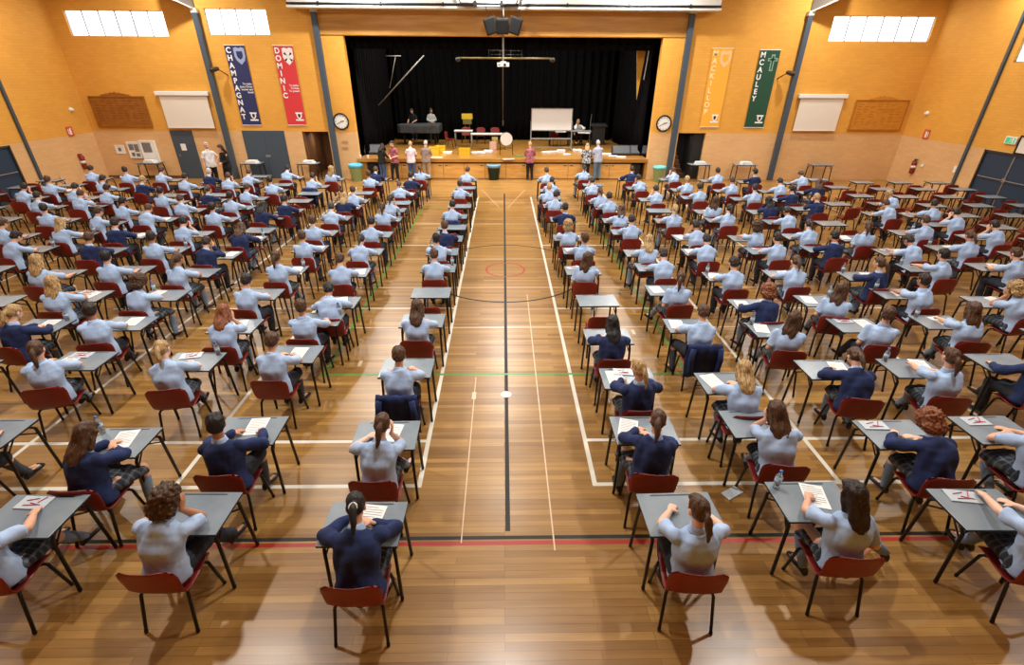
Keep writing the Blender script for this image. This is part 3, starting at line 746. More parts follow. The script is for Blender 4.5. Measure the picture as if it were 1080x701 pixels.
def honour(tl,br,label,mt,line):
    x0,x1,z0,z1=wr(tl,br); t=thing('honour_board',label,'board',((x0+x1)/2,BY-.03,z0)); w2=(x1-x0)/2; h=z1-z0
    bm=bmesh.new(); box(bm,-w2,w2,-.02,.028,0,h,0,.006); obj('board',bm,[mt],t)
    bm=bmesh.new()
    for a in ((-w2,w2,0,.05),(-w2,w2,h-.05,h),(-w2,-w2+.05,.051,h-.051),(w2-.05,w2,.051,h-.051)): box(bm,a[0],a[1],-.045,-.021,a[2],a[3],0,.006)
    obj('moulding',bm,[mt if mt is HB1 else line],t)
    bm=bmesh.new()
    n=24; rg=[]
    pts=[]
    for i in range(n+1):
        u=i/n*2-1; pts.append((u*w2*.55,h+.02+.12*(1-abs(u))**.7*(1+.18*math.cos(u*22))))
    f=[bm.verts.new((x,-.03,z)) for x,z in pts]+[bm.verts.new((w2*.55,-.03,h+.002)),bm.verts.new((-w2*.55,-.03,h+.002))]
    q=bm.faces.new(f); r=bmesh.ops.extrude_face_region(bm,geom=[q])
    for v in r['geom']:
        if isinstance(v,bmesh.types.BMVert): v.co.y+=.04
    bmesh.ops.recalc_face_normals(bm,faces=bm.faces[:]); obj('carved_crest',bm,[mt],t)
    bm=bmesh.new()
    for c in range(7):
        for r_ in range(9):
            if R.random()<.8:
                xx=-w2+.16+c*(2*w2-.3)/7; zz=h-.2-r_*(h-.3)/9.5; box(bm,xx,xx+(2*w2-.3)/7*R.uniform(.5,.8),-.0235,-.0205,zz,zz+.03)
    tag(obj('name_rows',bm,[line],t),kind='stuff')
honour((93,101),(162,134),'dark carved timber honour board on the left',HB1,mat('gilt_dark',(120,72,22),.5))
honour((903,105),(948,137.5),'pale timber honour board with columns of gilt names',HB2,mat('gilt',(172,112,34),.5))
# banners with their names
def txt(s,size,m,parent,loc,rot=(PI/2,0,0),align='CENTER',ext=.004,off=.012,name='lettering',spacing=1):
    cu=bpy.data.curves.new('t','FONT'); cu.body=s; cu.size=size; cu.align_x=align; cu.align_y='CENTER'; cu.extrude=ext; cu.offset=off*size; cu.space_line=spacing
    o=bpy.data.objects.new('t',cu); COL.objects.link(o); dg=bpy.context.evaluated_depsgraph_get(); dg.update()
    me=bpy.data.meshes.new_from_object(o.evaluated_get(dg)); bpy.data.objects.remove(o); setmats(me,[m])
    return link(name,me,parent,loc,rot)
def shield(bm,cx,cz,w2,h,y0,y1,mi=0):
    pts=[(-w2,h*.5),(-w2*.5,h*.56),(0,h*.5),(w2*.5,h*.56),(w2,h*.5),(w2,0),(w2*.75,-h*.25),(0,-h*.5),(-w2*.75,-h*.25),(-w2,0)]
    f=[bm.verts.new((cx+x,y0,cz+z)) for x,z in pts]; b=[bm.verts.new((cx+x,y1,cz+z)) for x,z in pts]
    q=[bm.faces.new(f),bm.faces.new(b[::-1])]+[bm.faces.new((f[i],b[i],b[(i+1)%10],f[(i+1)%10])) for i in range(10)]
    for k in q: k.material_index=mi
WT=mat('banner_white',(236,236,236),.7); INK=mat('banner_ink',(28,28,34),.7)
def banner(tl,br,label,rgb,word,lines,kind,lettercol=WT,crest=(150,165,205)):
    x0,x1,z0,z1=wr(tl,br); w=x1-x0; h=z1-z0
    t=thing('hanging_banner',label,'banner',((x0+x1)/2,BY-.03,z0))
    bm=bmesh.new(); box(bm,-w/2,w/2,-.006,.006,0,h); obj('cloth',bm,[mat('banner_%d_%d'%(rgb[0],rgb[1]),rgb,.7)],t)
    bm=bmesh.new(); rod(bm,(-w/2-.02,.0,h+.016),(w/2+.02,0,h+.016),.014); rod(bm,(-w/2-.02,.0,-.016),(w/2+.02,0,-.016),.014); obj('rod',bm,[WHITE],t)
    n=len(word); step=(h*.93)/10
    if n>10: step=h*.93/n
    for i,c in enumerate(word):
        txt(c,step*1.02,lettercol,t,(-w*.33,-.012,h-step*(i+.62)),name='letter',off=.03)
    txt('\n'.join(lines),.105,lettercol,t,(w*.47,-.012,h*.48),align='RIGHT',off=.01,name='motto')
    cm=mat('crest_%d_%d'%crest[:2],crest,.7); bm=bmesh.new()
    if kind=='cross':
        for a in ((-.07,.07,-.34,.26),(-.2,.2,.02,.13)): box(bm,w*.2+a[0],w*.2+a[1],-.012,-.007,h*.86+a[2],h*.86+a[3],0)
        for a in ((-.035,.035,-.30,.22),(-.16,.16,.05,.10)): box(bm,w*.2+a[0],w*.2+a[1],-.016,-.0125,h*.86+a[2],h*.86+a[3],1)
        obj('crest',bm,[cm,mat('banner_%d_%d'%(rgb[0],rgb[1]))],t)
    else:
        shield(bm,w*.19,h*.87,w*.27,h*.2,-.012,-.007,0)
        if kind=='quarter':
            for k in range(4):
                a=PI/4+k*PI/2; dx,dz=math.cos(a),math.sin(a); c=Vector((w*.19,-.014,h*.87)); 
                q=[c+Vector((dx*.05,0,dz*.05)),c+Vector((dx*.2-dz*.05,0,dz*.2+dx*.05)),c+Vector((dx*.2+dz*.05,0,dz*.2-dx*.05))]
                f=bm.faces.new([bm.verts.new(v) for v in q]); f.material_index=1
        else:
            shield(bm,w*.19,h*.88,w*.15,h*.10,-.015,-.0125,1)
        obj('crest',bm,[cm,INK if kind=='quarter' else mat('banner_%d_%d'%(rgb[0],rgb[1]))],t)
    bm=bmesh.new(); cx=w*.2; cz=h*.105; shield(bm,cx,cz+.04,.11,.26,-.012,-.007,0); box(bm,cx-.17,cx+.17,-.0125,-.007,cz-.15,cz-.09,0); box(bm,cx-.15,cx+.15,-.0125,-.007,cz+.13,cz+.18,0)
    shield(bm,cx,cz+.04,.055,.15,-.015,-.0128,1); obj('school_badge',bm,[WT,INK],t)
    return t
banner((236.5,48),(276,131.5),'navy hanging banner with white vertical lettering',(38,44,92),'CHAMPAGNAT',('To make','Jesus Christ','known and','loved'),'shield')
banner((288,48.5),(323.5,131.5),'red hanging banner with white vertical lettering',(206,52,58),'DOMINIC',('To praise','To bless','To preach'),'quarter',crest=(232,226,224))
banner((752,51.5),(757.5,133.5),'yellow hanging banner with pale vertical lettering',(240,176,56),'MACKILLOP',(),'shield',mat('banner_cream',(252,226,178),.7),(236,196,140))
banner((802,53),(804.5,134),'dark green hanging banner with white vertical lettering',(22,72,52),'MCAULEY',(),'cross',crest=(140,178,160))
def clock(px,py,label,hr,mn):
    p=g(px,py); t=thing('wall_clock',label,'clock',(p.x,BY-.01,p.z))
    bm=bmesh.new(); n=32; rg=[]
    for k in range(n):
        pass
    tube(bm,[(.31*math.cos(2*PI*i/n),-.03,.31*math.sin(2*PI*i/n)) for i in range(n+1)],.033,8); obj('rim',bm,[BLK],t,True)
    bm=bmesh.new(); lathe(bm,(0,0,0),[(.30,.0),(.30,-.03)],32,axis='Y'); obj('dial',bm,[WHITE],t)
    bm=bmesh.new()
    for k in range(12):
        a=k*PI/6; M=Matrix.Rotation(-a,4,'Y'); box(bm,-.008,.008,-.036,-.031,.21,.26,0,M=M)
    obj('hour_marks',bm,[INK],t)
    for nm,a,l,wd in (('hour_hand',hr*PI/6+mn*PI/360,.14,.012),('minute_hand',mn*PI/30,.21,.008)):
        bm=bmesh.new(); box(bm,-wd,wd,-.045,-.038,-.03,l,0,M=Matrix.Rotation(-a,4,'Y')); obj(nm,bm,[INK],t)
clock(360,128,'round black rimmed wall clock left of the stage',9,20); clock(700,130,'round black rimmed wall clock right of the stage',9,20)
def wallbox(name,label,cat,tl,br,d=.04,mats=None,frame=None,inner=None):
    x0,x1,z0,z1=wr(tl,br); t=thing(name,label,cat,((x0+x1)/2,BY-d/2,z0)); w=x1-x0;h=z1-z0
    bm=bmesh.new(); f=.05
    for a in ((-w/2,w/2,0,f),(-w/2,w/2,h-f,h),(-w/2,-w/2+f,f,h-f),(w/2-f,w/2,f,h-f)): box(bm,a[0],a[1],-d/2,d/2,a[2],a[3],0)
    obj('frame',bm,[frame],t)
    bm=bmesh.new(); box(bm,-w/2+f,w/2-f,-d/2+.012,d/2,f,h-f,0); obj('panel',bm,[mats],t)
    if inner:
        bm=bmesh.new()
        for (a,b,c,dd) in inner: box(bm,-w/2+a*w,-w/2+b*w,-d/2+.004,-d/2+.0118,c*h,dd*h)
        obj('pinned_papers',bm,[mat('print_grey',(120,116,118),.8)],t)
    return t
wallbox('notice_board','white framed notice board above the table, left one','notice board',(133,149.5),(152,166.5),.06,PAPER,WHITE,((.12,.5,.5,.86),(.56,.9,.4,.86),(.2,.45,.12,.35),(.55,.85,.1,.3)))
wallbox('notice_board','white framed notice board with a large grey picture','notice board',(147,148),(170,170),.10,PAPER,WHITE,((.15,.72,.45,.9),))
wallbox('poster_sheet','pale poster sheet left of the white notice boards','poster',(120.5,153),(133.5,162),.02,PAPER,PAPER,((.3,.6,.3,.7),))
for px,py,lab in ((232,73,'brass wall lamp bracket left of the navy banner'),(828,77,'brass wall lamp bracket right of the green banner')):
    p=g(px,py); s=1 if px<500 else -1; t=thing('bracket_lamp',lab,'lamp',(p.x,BY-.01,p.z))
    bm=bmesh.new(); tube(bm,[(s*.28,0,-.22),(s*.16,-.12,-.10),(0.04*s,-.28,.0)],.025,8); obj('arm',bm,[mat('brass',(150,104,44),.35,.6)],t,True)
    bm=bmesh.new(); capsule(bm,(s*.04,-.28,.02),(-s*.13,-.40,-.03),.075,.10); obj('lamp_head',bm,[mat('dark_bronze',(58,48,36),.4,.4)],t,True)
# safety signs, sounders and extinguishers by the corners
def small(name,label,cat,p,shape,m):
    bm=bmesh.new(); shape(bm); o=obj(name,bm,m); o.location=p; return tag(o,label,cat)
REDM=mat('fire_red',(176,40,34),.4)
for side in (-1,1):
    sd='left' if side<0 else 'right'; x=side*17.87
    pa=WXP(75,115.5,-17.87) if side<0 else WXP(977.5,119.5,17.87)
    small('smoke_alarm','round white alarm on the %s side wall'%sd,'alarm',pa,lambda bm:capsule(bm,(0,0,0),(-side*.03,0,0),.09,.07,16),[WHITE])
    pb=WXP(74,138.5,-17.87) if side<0 else WXP(977,141.5,17.87)
    t=thing('fire_sign','red and white fire extinguisher sign on the %s side wall'%sd,'sign',pb)
    bm=bmesh.new(); box(bm,-.01,.01,-.15,.15,-.18,.18); obj('plate',bm,[mat('sign_red',(206,84,62),.5)],t)
    bm=bmesh.new(); s=-side; 
    def bb(y0,y1,z0,z1): box(bm,min(s*.0105,s*.016),max(s*.0105,s*.016),y0,y1,z0,z1)
    bb(-.05,.05,-.12,.08); bb(-.02,.02,.085,.12); bb(.03,.09,.10,.12); bb(-.12,-.09,-.1,.1)
    obj('symbol',bm,[WHITE],t)
    pc=WXP(88,171,-17.81) if side<0 else WXP(963,176,17.81)
    REDD=mat('dark_red_cylinder',(128,30,26),.4)
    t=thing('fire_extinguisher','red fire extinguisher hung on the %s side wall'%sd,'fire extinguisher',pc)
    bm=bmesh.new(); lathe(bm,(0,0,-.28),[(.03,0),(.085,.02),(.09,.08),(.09,.42),(.07,.49),(.03,.53)],16); obj('cylinder',bm,[REDD],t,True)
    bm=bmesh.new(); rod(bm,(0,0,.24),(0,0,.31),.03); box(bm,-.02,.02,-.1,.06,.30,.33); tube(bm,[(0,.04,.28),(0,.13,.2),(0,.13,-.05),(0,.11,-.18)],.014); obj('valve_and_hose',bm,[BLK],t)
    bm=bmesh.new(); lathe(bm,(0,0,-.04),[(.092,0),(.092,.1)],16); obj('white_label',bm,[WHITE],t,True)
p=WXP(962,174,17.88); 
p=WXP(973,174.5,17.88); small('wall_socket','small white socket beside the right fire extinguisher','socket',p,lambda bm:box(bm,-.02,.01,-.07,.07,-.05,.05,0,.004),[WHITE])
p=WXP(1007.5,178.5,17.892); small('thermostat','small white wall unit beside the right steel column','switch',p,lambda bm:box(bm,-.03,.01,-.06,.06,-.12,.12,0,.004),[WHITE])
p=g(84,152); small('fire_hose_bell','white edged dark alarm bell above the left extinguisher','bell',WXP(84,164.3,-17.86),lambda bm:capsule(bm,(0,0,0),(.05,0,0),.09,.06,16),[REDM])
# green running man exit sign
p=WXP(1067,148,17.87); t=thing('exit_sign','green and white exit sign above the right side door','sign',p)
bm=bmesh.new(); box(bm,-.04,.02,-.22,.22,-.12,.12,0,.006); obj('casing',bm,[WHITE],t)
bm=bmesh.new(); box(bm,-.046,-.0405,-.17,.17,-.09,.09); obj('sign_face',bm,[mat('exit_green',(30,150,110),.4,emit=(40,170,120),estr=.8)],t)
bm=bmesh.new(); X=-.05
for a,b,r_ in (((.03,.055),(.03,.055),.018),((.02,.03),(.0,-.015),.014),((0,-.015),(-.035,-.035),.011),((-.035,-.035),(-.03,-.07),.010),((.0,-.015),(.03,-.04),.011),((.03,-.04),(.05,-.07),.01),((.02,.02),(.055,.0),.009),((.02,.025),(-.02,.03),.009)):
    capsule(bm,(X,-a[0],a[1]),(X,-b[0]-.0001,b[1]),r_,r_*.9,8)
box(bm,-.052,-.0465,-.13,-.07,-.08,.08); obj('running_figure',bm,[WHITE],t)
p=WXP(1077,153,17.88); t=thing('framed_picture','black framed picture beside the green exit sign','picture',(p.x,p.y-.12,p.z))
bm=bmesh.new()
for a in ((-.25,.25,-.3,-.25),(-.25,.25,.25,.3),(-.25,-.2,-.249,.249),(.2,.25,-.249,.249)): box(bm,-.03,.01,a[0],a[1],a[2],a[3])
obj('frame',bm,[BLK],t)
bm=bmesh.new(); box(bm,-.01,.01,-.2,.2,-.25,.25); obj('picture_mount',bm,[CREAM],t)
p=WXP(68,190,-17.88); small('wall_poster','small faded notice low on the left side wall','notice',p,lambda bm:box(bm,-.01,.012,-.16,.16,-.2,.2),[mat('faded_pink_paper',(214,176,140),.8)])
for k,(px,py,lab) in enumerate(((365,159.5,'upper small cream vent plate left of the stage'),(365,163.5,'lower small cream vent plate left of the stage'))):
    p=g(px-1,py-10+k*2.5); small('vent_plate',lab,'vent',(p.x,BY-.012,p.z),lambda bm:box(bm,-.13,.13,-.01,.011,-.045,.045,0,.003),[mat('vent_cream',(176,140,100),.6)])
# baseboards
for nm,a in (('baseboard_left',(LX,LX+.02,-3,16.15,0,.12)),('baseboard_back',(LX,g(180,138).x-.06,BY-.02,BY,0,.12)),('baseboard_right',(RX-.02,RX,-3,16.3,0,.12))):
    bm=bmesh.new(); box(bm,*a); struct(nm,bm,[BROWNW])
# ------------------------------------------------------------------ the stage
bm=bmesh.new(); 
lx0=g(377,167).x; lx1=g(683,167).x
box(bm,SX0-.02,SX1+.02,BY-.0,31.2,SF-.10,SF,0)
box(bm,lx0,lx1,BY-.10,BY,SF-.14,SF+.005,0,.008)
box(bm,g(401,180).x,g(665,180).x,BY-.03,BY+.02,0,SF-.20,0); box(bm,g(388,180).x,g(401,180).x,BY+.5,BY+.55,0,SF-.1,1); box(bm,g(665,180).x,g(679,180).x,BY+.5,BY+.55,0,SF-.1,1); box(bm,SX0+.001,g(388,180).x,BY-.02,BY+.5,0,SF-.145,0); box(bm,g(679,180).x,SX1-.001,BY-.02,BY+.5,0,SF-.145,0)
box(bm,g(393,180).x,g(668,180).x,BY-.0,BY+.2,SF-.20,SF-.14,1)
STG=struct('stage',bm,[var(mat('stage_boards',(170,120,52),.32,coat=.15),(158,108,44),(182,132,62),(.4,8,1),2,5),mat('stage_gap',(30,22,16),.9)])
xa,xb=g(402,180).x,g(664,180).x; nd=12
for k in range(nd):
    a=xa+(xb-xa)*k/nd; b=xa+(xb-xa)*(k+1)/nd
    bm=bmesh.new(); box(bm,a+.012,b-.012,BY-.055,BY-.031,.04,SF-.215,0,.004); o=obj('cupboard_door',bm,[PLYS],STG)
    bm=bmesh.new(); xx=(b-.14) if k%2==0 else (a+.14); box(bm,xx-.06,xx+.06,BY-.063,BY-.0555,SF-.30,SF-.27); obj('pull',bm,[INK],o)
# black stage box behind the curtains
bm=bmesh.new(); box(bm,-7.2,7.3,31.2,31.3,0,8.6); box(bm,-7.3,-7.2,BY+.28,31.3,0,8.6); box(bm,7.3,7.4,BY+.28,31.3,0,8.6); box(bm,-7.2,7.3,BY+.28,31.3,8.5,8.6)
struct('wall_stage_back',bm,[BLACKV])
def drape(name,label,path,z0,z1,amp=.09,wl=.42,m=BLACKV,th=.012):
    pts=[]; total=0
    for a,b in zip(path,path[1:]):
        a=Vector(a);b=Vector(b); n=max(2,int((b-a).length/(wl/8)))
        d=(b-a).normalized(); nr=Vector((-d.y,d.x))
        for i in range(n): q=a+(b-a)*i/n; s=total+(b-a).length*i/n; pts.append(q+nr*amp*math.sin(2*PI*s/wl+1.3*math.sin(s*.9)))
        total+=(b-a).length
    bm=bmesh.new(); rows=[]
    for k in range(7):
        z=z0+(z1-z0)*k/6; kk=1.15-.3*k/6
        rows.append([bm.verts.new((p.x,p.y+.03*math.sin(i*.35+k*.8),z)) for i,p in enumerate(pts)])
    for a,b in zip(rows,rows[1:]):
        for i in range(len(pts)-1): bm.faces.new((a[i],a[i+1],b[i+1],b[i]))
    r=bmesh.ops.extrude_face_region(bm,geom=bm.faces[:])
    for v in r['geom']:
        if isinstance(v,bmesh.types.BMVert): v.co.y+=th
    bmesh.ops.recalc_face_normals(bm,faces=bm.faces[:])
    return tag(obj(name,bm,[m],smooth=True),label,'curtain')
drape('stage_curtain','black velvet curtain across the back of the stage',((-6.1,30.0),(6.1,30.0)),SF+.01,7.6)
drape('stage_curtain','black velvet side curtain on the left of the stage',((SX0+.12,23.9),(-6.35,24.6),(-6.3,27.5),(-6.2,29.7)),SF+.01,7.2)
drape('stage_curtain','black velvet side curtain on the right of the stage',((6.25,29.7),(6.4,27.0),(6.5,25.6),(SX1-.12,23.9)),SF+.01,7.2)
drape('stage_valance','short black velvet valance hanging across the stage top',((SX0+.1,23.55),(SX1-.1,23.6)),SZ1-.45,SZ1+1.2,.06,.36)
# gold strip, hanging lines, lighting bar
GOLD=mat('gold_wall_paint',(190,140,40),.6)
a=WYP(672,41,24.2);b_=WYP(683.5,41,24.2);c_=WYP(671.5,105,24.2)  # added prism standing in for the side wall between the curtains
bm=bmesh.new(); f=[bm.verts.new(v) for v in (a,b_,c_)]; f2=[bm.verts.new(v+Vector((0,.05,0))) for v in (a,b_,c_)]
bm.faces.new(f); bm.faces.new(f2[::-1]); [bm.faces.new((f[i],f2[i],f2[(i+1)%3],f[(i+1)%3])) for i in range(3)]; bmesh.ops.recalc_face_normals(bm,faces=bm.faces[:])
tag(obj('gold_wall_strip',bm,[GOLD]),'long tapering gold strip of side wall at the stage right edge','wall_strip')
bm=bmesh.new(); rod(bm,WYP(687,40,24.3),WYP(679,84,24.3),.02); tag(obj('pale_pole',bm,[CAP]),'thin pale pole beside the gold wall strip on stage right','pole')
t=thing('rigging_pole','pale diagonal rigging poles hanging at stage left','rigging',WYP(411,93,26))
o0=WYP(411,93,26)
for nm,(p,q,r_) in (('long_pole',((447,58.5),(399,111),.026)),('short_pole',((417,60),(411,93),.015)),('top_bar',((407,59),(423,59),.02))):
    bm=bmesh.new(); rod(bm,WYP(p[0],p[1],26)-o0,WYP(q[0],q[1],26)-o0,r_); obj(nm,bm,[mat('pale_grey_tube',(150,146,140),.5)],t,True)
p=WYP(533,61.5,25.5); t=thing('lighting_bar','long brass coloured lighting bar hanging behind the projector','bar',p); w2=(WYP(582,61,25.5).x-WYP(485,61,25.5).x)/2
bm=bmesh.new(); rod(bm,(-w2,0,0),(w2,0,0),.038,None,12); obj('tube',bm,[mat('aged_brass',(140,124,76),.4,.4)],t,True)
for s in (-1,1):
    bm=bmesh.new(); ell(bm,(s*(w2+.06),0,-.06),(.12,.08,.10)); obj('end_clamp',bm,[mat('dull_metal',(84,82,76),.5,.4)],t,True)
bm=bmesh.new()
for k in range(4):
    xx=-.75+k*.5; tube(bm,[(xx,0,.05),(xx,0,1.0)],.006,6)
for k in range(5): tube(bm,[(-.75,0,.15+k*.16),(.75,0,.15+k*.16)],.004,6)
obj('wire_frame',bm,[mat('dull_metal')],t)
bm=bmesh.new()
for xx in (-w2+.2,w2-.2): rod(bm,(xx,0,.03),(xx,0,8.45-p.z),.006,None,6)
obj('hanging_wire',bm,[BLK],t)
t_=[o for o in COL.objects if o.name=='rigging_pole'][0]; bm=bmesh.new()
for q in ((447,58.5),(407,59),(423,59)):
    v=WYP(q[0],q[1],26)-t_.location; rod(bm,v,(v.x,v.y,8.45-t_.location.z),.006,None,6)
obj('hanging_wire',bm,[BLK],t_)
# projector on its drop pole
yy=22.3; a=WYP(524.5,66,yy); b_=WYP(537,70.5,yy); pt=WYP(530,36,yy)
t=thing('projector','white projector on a long drop pole before the stage','projector',((a.x+b_.x)/2,yy,b_.z)); w2=(b_.x-a.x)/2; h=a.z-b_.z
bm=bmesh.new(); box(bm,-w2,w2,-.16,.2,0,h,0,.02); obj('casing',bm,[WHITE],t)
bm=bmesh.new(); lathe(bm,(.06,-.16,h*.5),[(.055,.0),(.055,-.03),(.035,-.035)],16,axis='Y'); obj('lens',bm,[DARKM],t,True)
bm=bmesh.new(); box(bm,-.2,-.12,-.163,-.1605,h*.3,h*.6); obj('vent',bm,[DARKM],t)
bm=bmesh.new(); rod(bm,(0,.02,h),(0,.02,h+pt.z-a.z+.9),.035); box(bm,-.12,.12,-.06,.1,h-.0,h+.05,0); obj('drop_pole',bm,[mat('pale_grey_tube')],t,True)
p=WYP(530.5,72,28.8); q=WYP(530.5,128,28.8); bm=bmesh.new(); rod(bm,(p.x,p.y,8.45),q,.032); capsule(bm,q,q+Vector((0,0,-.2)),.05,.03); tag(obj('hanging_rope',bm,[mat('hemp',(96,80,62),.9)],smooth=True),'thin brown rope hanging before the black back curtain','rope')
for k,(px,tilt,lab) in enumerate(((518.5,.30,'left black loudspeaker of the three over the stage'),(530,0,'middle black loudspeaker of the three over the stage'),(542.5,-.30,'right black loudspeaker of the three over the stage'))):
    top=WYP(px,17.5 if k!=1 else 19,22.15); bot=WYP(px+(3,0,-3)[k],36,22.15)
    h=top.z-bot.z; t=thing('loudspeaker',lab,'loudspeaker',((top.x+bot.x)/2,22.15,bot.z))
    Mx=Matrix.Rotation(-tilt,4,'Y')@Matrix.Rotation(.25 if k==1 else .12,4,'X')
    bm=bmesh.new(); box(bm,-.24,.24,-.12,.25,.0,h,0,.05,M=Mx); obj('cabinet',bm,[mat('case_black',(20,20,21),.6)],t)
    bm=bmesh.new(); box(bm,-.18,.18,-.135,-.1205,.05,h-.05,0,.004,M=Mx); obj('grille',bm,[mat('black_mesh',(18,18,19),.9)],t)
    bm=bmesh.new(); rod(bm,Mx@Vector((0,.06,h-.01)),Mx@Vector((0,.06,h+.5)),.015); obj('bracket',bm,[DARKM],t)
# floor level on stage
S=lambda x,y:FZ(x,y,SF)
def table(name,label,p,w,d,h,topm,legm,rz=0):
    t=thing(name,label,'table',p,rz)
    bm=bmesh.new(); box(bm,-w/2,w/2,-d/2,d/2,h-.03,h,0,.006); obj('tabletop',bm,[topm],t)
    for sx in (-1,1):
        for sy in (-1,1):
            bm=bmesh.new(); rod(bm,(sx*(w/2-.05),sy*(d/2-.05),.0),(sx*(w/2-.05),sy*(d/2-.05),h-.031),.022); obj('leg',bm,[legm],t,True)
    bm=bmesh.new(); box(bm,-w/2+.06,w/2-.06,d/2-.07,d/2-.05,h-.12,h-.031); obj('apron',bm,[legm],t)
    return t
GL=mat('grey_table_leg',(150,150,146),.4,.3)
pA=S(489,155); pB=S(515,158)
table('stage_table','white topped table at stage left, shorter of two',(pA.x,pA.y+.3,SF),.95,.6,.78,WHITE,GL)
table('stage_table','long white topped table left of the round drum',(pB.x,pB.y+.3,SF),1.75,.6,.74,WHITE,GL)
def redchair(label,p,rz,z=SF): return dup(CH0,(p[0],p[1],z),rz,label) if CH0 else None
# chairs come from the same school chair
CH0=make_chair('red plastic chair behind the long stage table, left one',(S(507,152).x,S(507,152).y+.3,SF),PI)
pp=S(522,152); redchair('red plastic chair behind the long stage table, right one',(pp.x,pp.y+.3),PI)
pp=S(480,157); redchair('red plastic chair beside the short stage table, seen sideways',(pp.x-.25,pp.y+.2),-PI/2-.2)
pp=S(491,152); redchair('red plastic chair behind the short stage table',(pp.x,pp.y+.5),PI)
pp=S(592,155); redchair('red plastic chair behind the whiteboard, left one',(pp.x-.3,pp.y+.3),PI+.3)
pp=S(612,153)
table('stage_table','black topped table with papers behind the whiteboard',(S(591,156).x,S(591,156).y+.9,SF),1.1,.6,.74,mat('dark_top',(44,44,44),.5),BLK)
tR=table('stage_table','dark legged table where the white-bloused person sits',(S(613,155).x,S(613,155).y+.6,SF),1.1,.6,.74,mat('grey_top',(150,156,158),.5),BLK)
# grand piano under its cover
pc=S(442,153.5); t=thing('grand_piano','grand piano under a dark grey cover at stage left','piano',(pc.x,pc.y+.75,SF))
out=[(-1.15,-.1),(-1.12,-.45),(-.95,-.62),(-.5,-.66),(.2,-.70),(1.05,-.74),(1.12,-.70),(1.12,.70),(1.05,.74),(.35,.72),(0.05,.55),(-.3,.42),(-.75,.40),(-1.05,.22)]
bm=bmesh.new()
lv=[(.60,.98),(.64,1.0),(.93,1.0),(.99,.985),(1.0,.9)]
rows=[[bm.verts.new((x*k,y*k,z)) for x,y in out] for z,k in lv]
for a,b in zip(rows,rows[1:]):
    for i in range(len(out)): bm.faces.new((a[i],a[(i+1)%len(out)],b[(i+1)%len(out)],b[i]))
bm.faces.new(rows[0][::-1]); bm.faces.new(rows[-1]); bmesh.ops.recalc_face_normals(bm,faces=bm.faces[:])
obj('cover',bm,[var(mat('grey_quilt',(62,66,68),.7),(54,58,60),(70,74,76),(1,1,1),4,3)],t)
for x,y in ((-.85,-.1),(.85,-.5),(.85,.5)):
    bm=bmesh.new(); rod(bm,(x,y,.05),(x,y,.6),.05,.07,12); capsule(bm,(x,y,.04),(x,y,.06),.04,.04); obj('leg',bm,[BLK],t,True)
bm=bmesh.new(); rod(bm,(.45,-.1,.1),(.4,-.15,.6),.02); rod(bm,(.45,.1,.1),(.4,.15,.6),.02); box(bm,.38,.52,-.14,.14,.06,.12); obj('pedal_lyre',bm,[BLK],t)
# whiteboard on its stand
pw=S(582,158.5); wy_=pw.y; L0=WYP(560.5,114.5,wy_); R0=WYP(603,137.5,wy_); 
t=thing('whiteboard','large wheeled whiteboard standing on the stage','whiteboard',((L0.x+R0.x)/2,wy_,SF)); w2=(R0.x-L0.x)/2; z0=R0.z-SF; z1=L0.z-SF
bm=bmesh.new(); box(bm,-w2+.03,w2-.03,-.012,.012,z0+.02,z1-.02); obj('board',bm,[mat('whiteboard_white',(232,236,238),.3)],t)
bm=bmesh.new()
for a in ((-w2,w2,z0-.02,z0+.02),(-w2,w2,z1-.02,z1+.02),(-w2,-w2+.035,z0+.021,z1-.021),(w2-.035,w2,z0+.021,z1-.021)): box(bm,a[0],a[1],-.02,.02,a[2],a[3])
obj('frame',bm,[GL],t)
for s in (-1,1):
    bm=bmesh.new(); box(bm,s*w2-.025,s*w2+.025,-.03,.03,.08,z1*.72); box(bm,s*w2-.03,s*w2+.03,-.3,.3,.06,.11); capsule(bm,(s*w2,-.27,.03),(s*w2+.001,-.27,.034),.03,.03); capsule(bm,(s*w2,.27,.03),(s*w2+.001,.27,.034),.03,.03); obj('upright',bm,[GL],t)
bm=bmesh.new(); box(bm,-w2+.03,w2-.03,-.02,.02,z0-.42,z0-.35); box(bm,-w2+.03,w2-.03,-.02,.02,.12,.17); obj('cross_rail',bm,[GL],t)
# round drum
pd=S(534,163.5); t=thing('drum','round white drum head on a dark stand near the stage edge','drum',(pd.x,pd.y,SF)); zc=WYP(534.5,146.5,pd.y).z-SF; rr=.29
bm=bmesh.new(); lathe(bm,(0,0,zc),[(rr,-.06),(rr,.10)],32,axis='Y'); obj('drum_shell',bm,[DARKM],t,False)
bm=bmesh.new(); lathe(bm,(0,0,zc),[(rr*.97,-.061),(rr*.97,-.068)],32,axis='Y'); obj('drum_head',bm,[WHITE],t)
for s in (-1,1):
    bm=bmesh.new(); tube(bm,[(s*.30,.1,0),(s*.29,0,zc*.6),(s*.26,.02,zc-.12)],.016); obj('leg',bm,[BLK],t,True)
bm=bmesh.new(); rod(bm,(-.29,.0,zc*.45),(.29,.0,zc*.45),.012); obj('cross_bar',bm,[BLK],t)
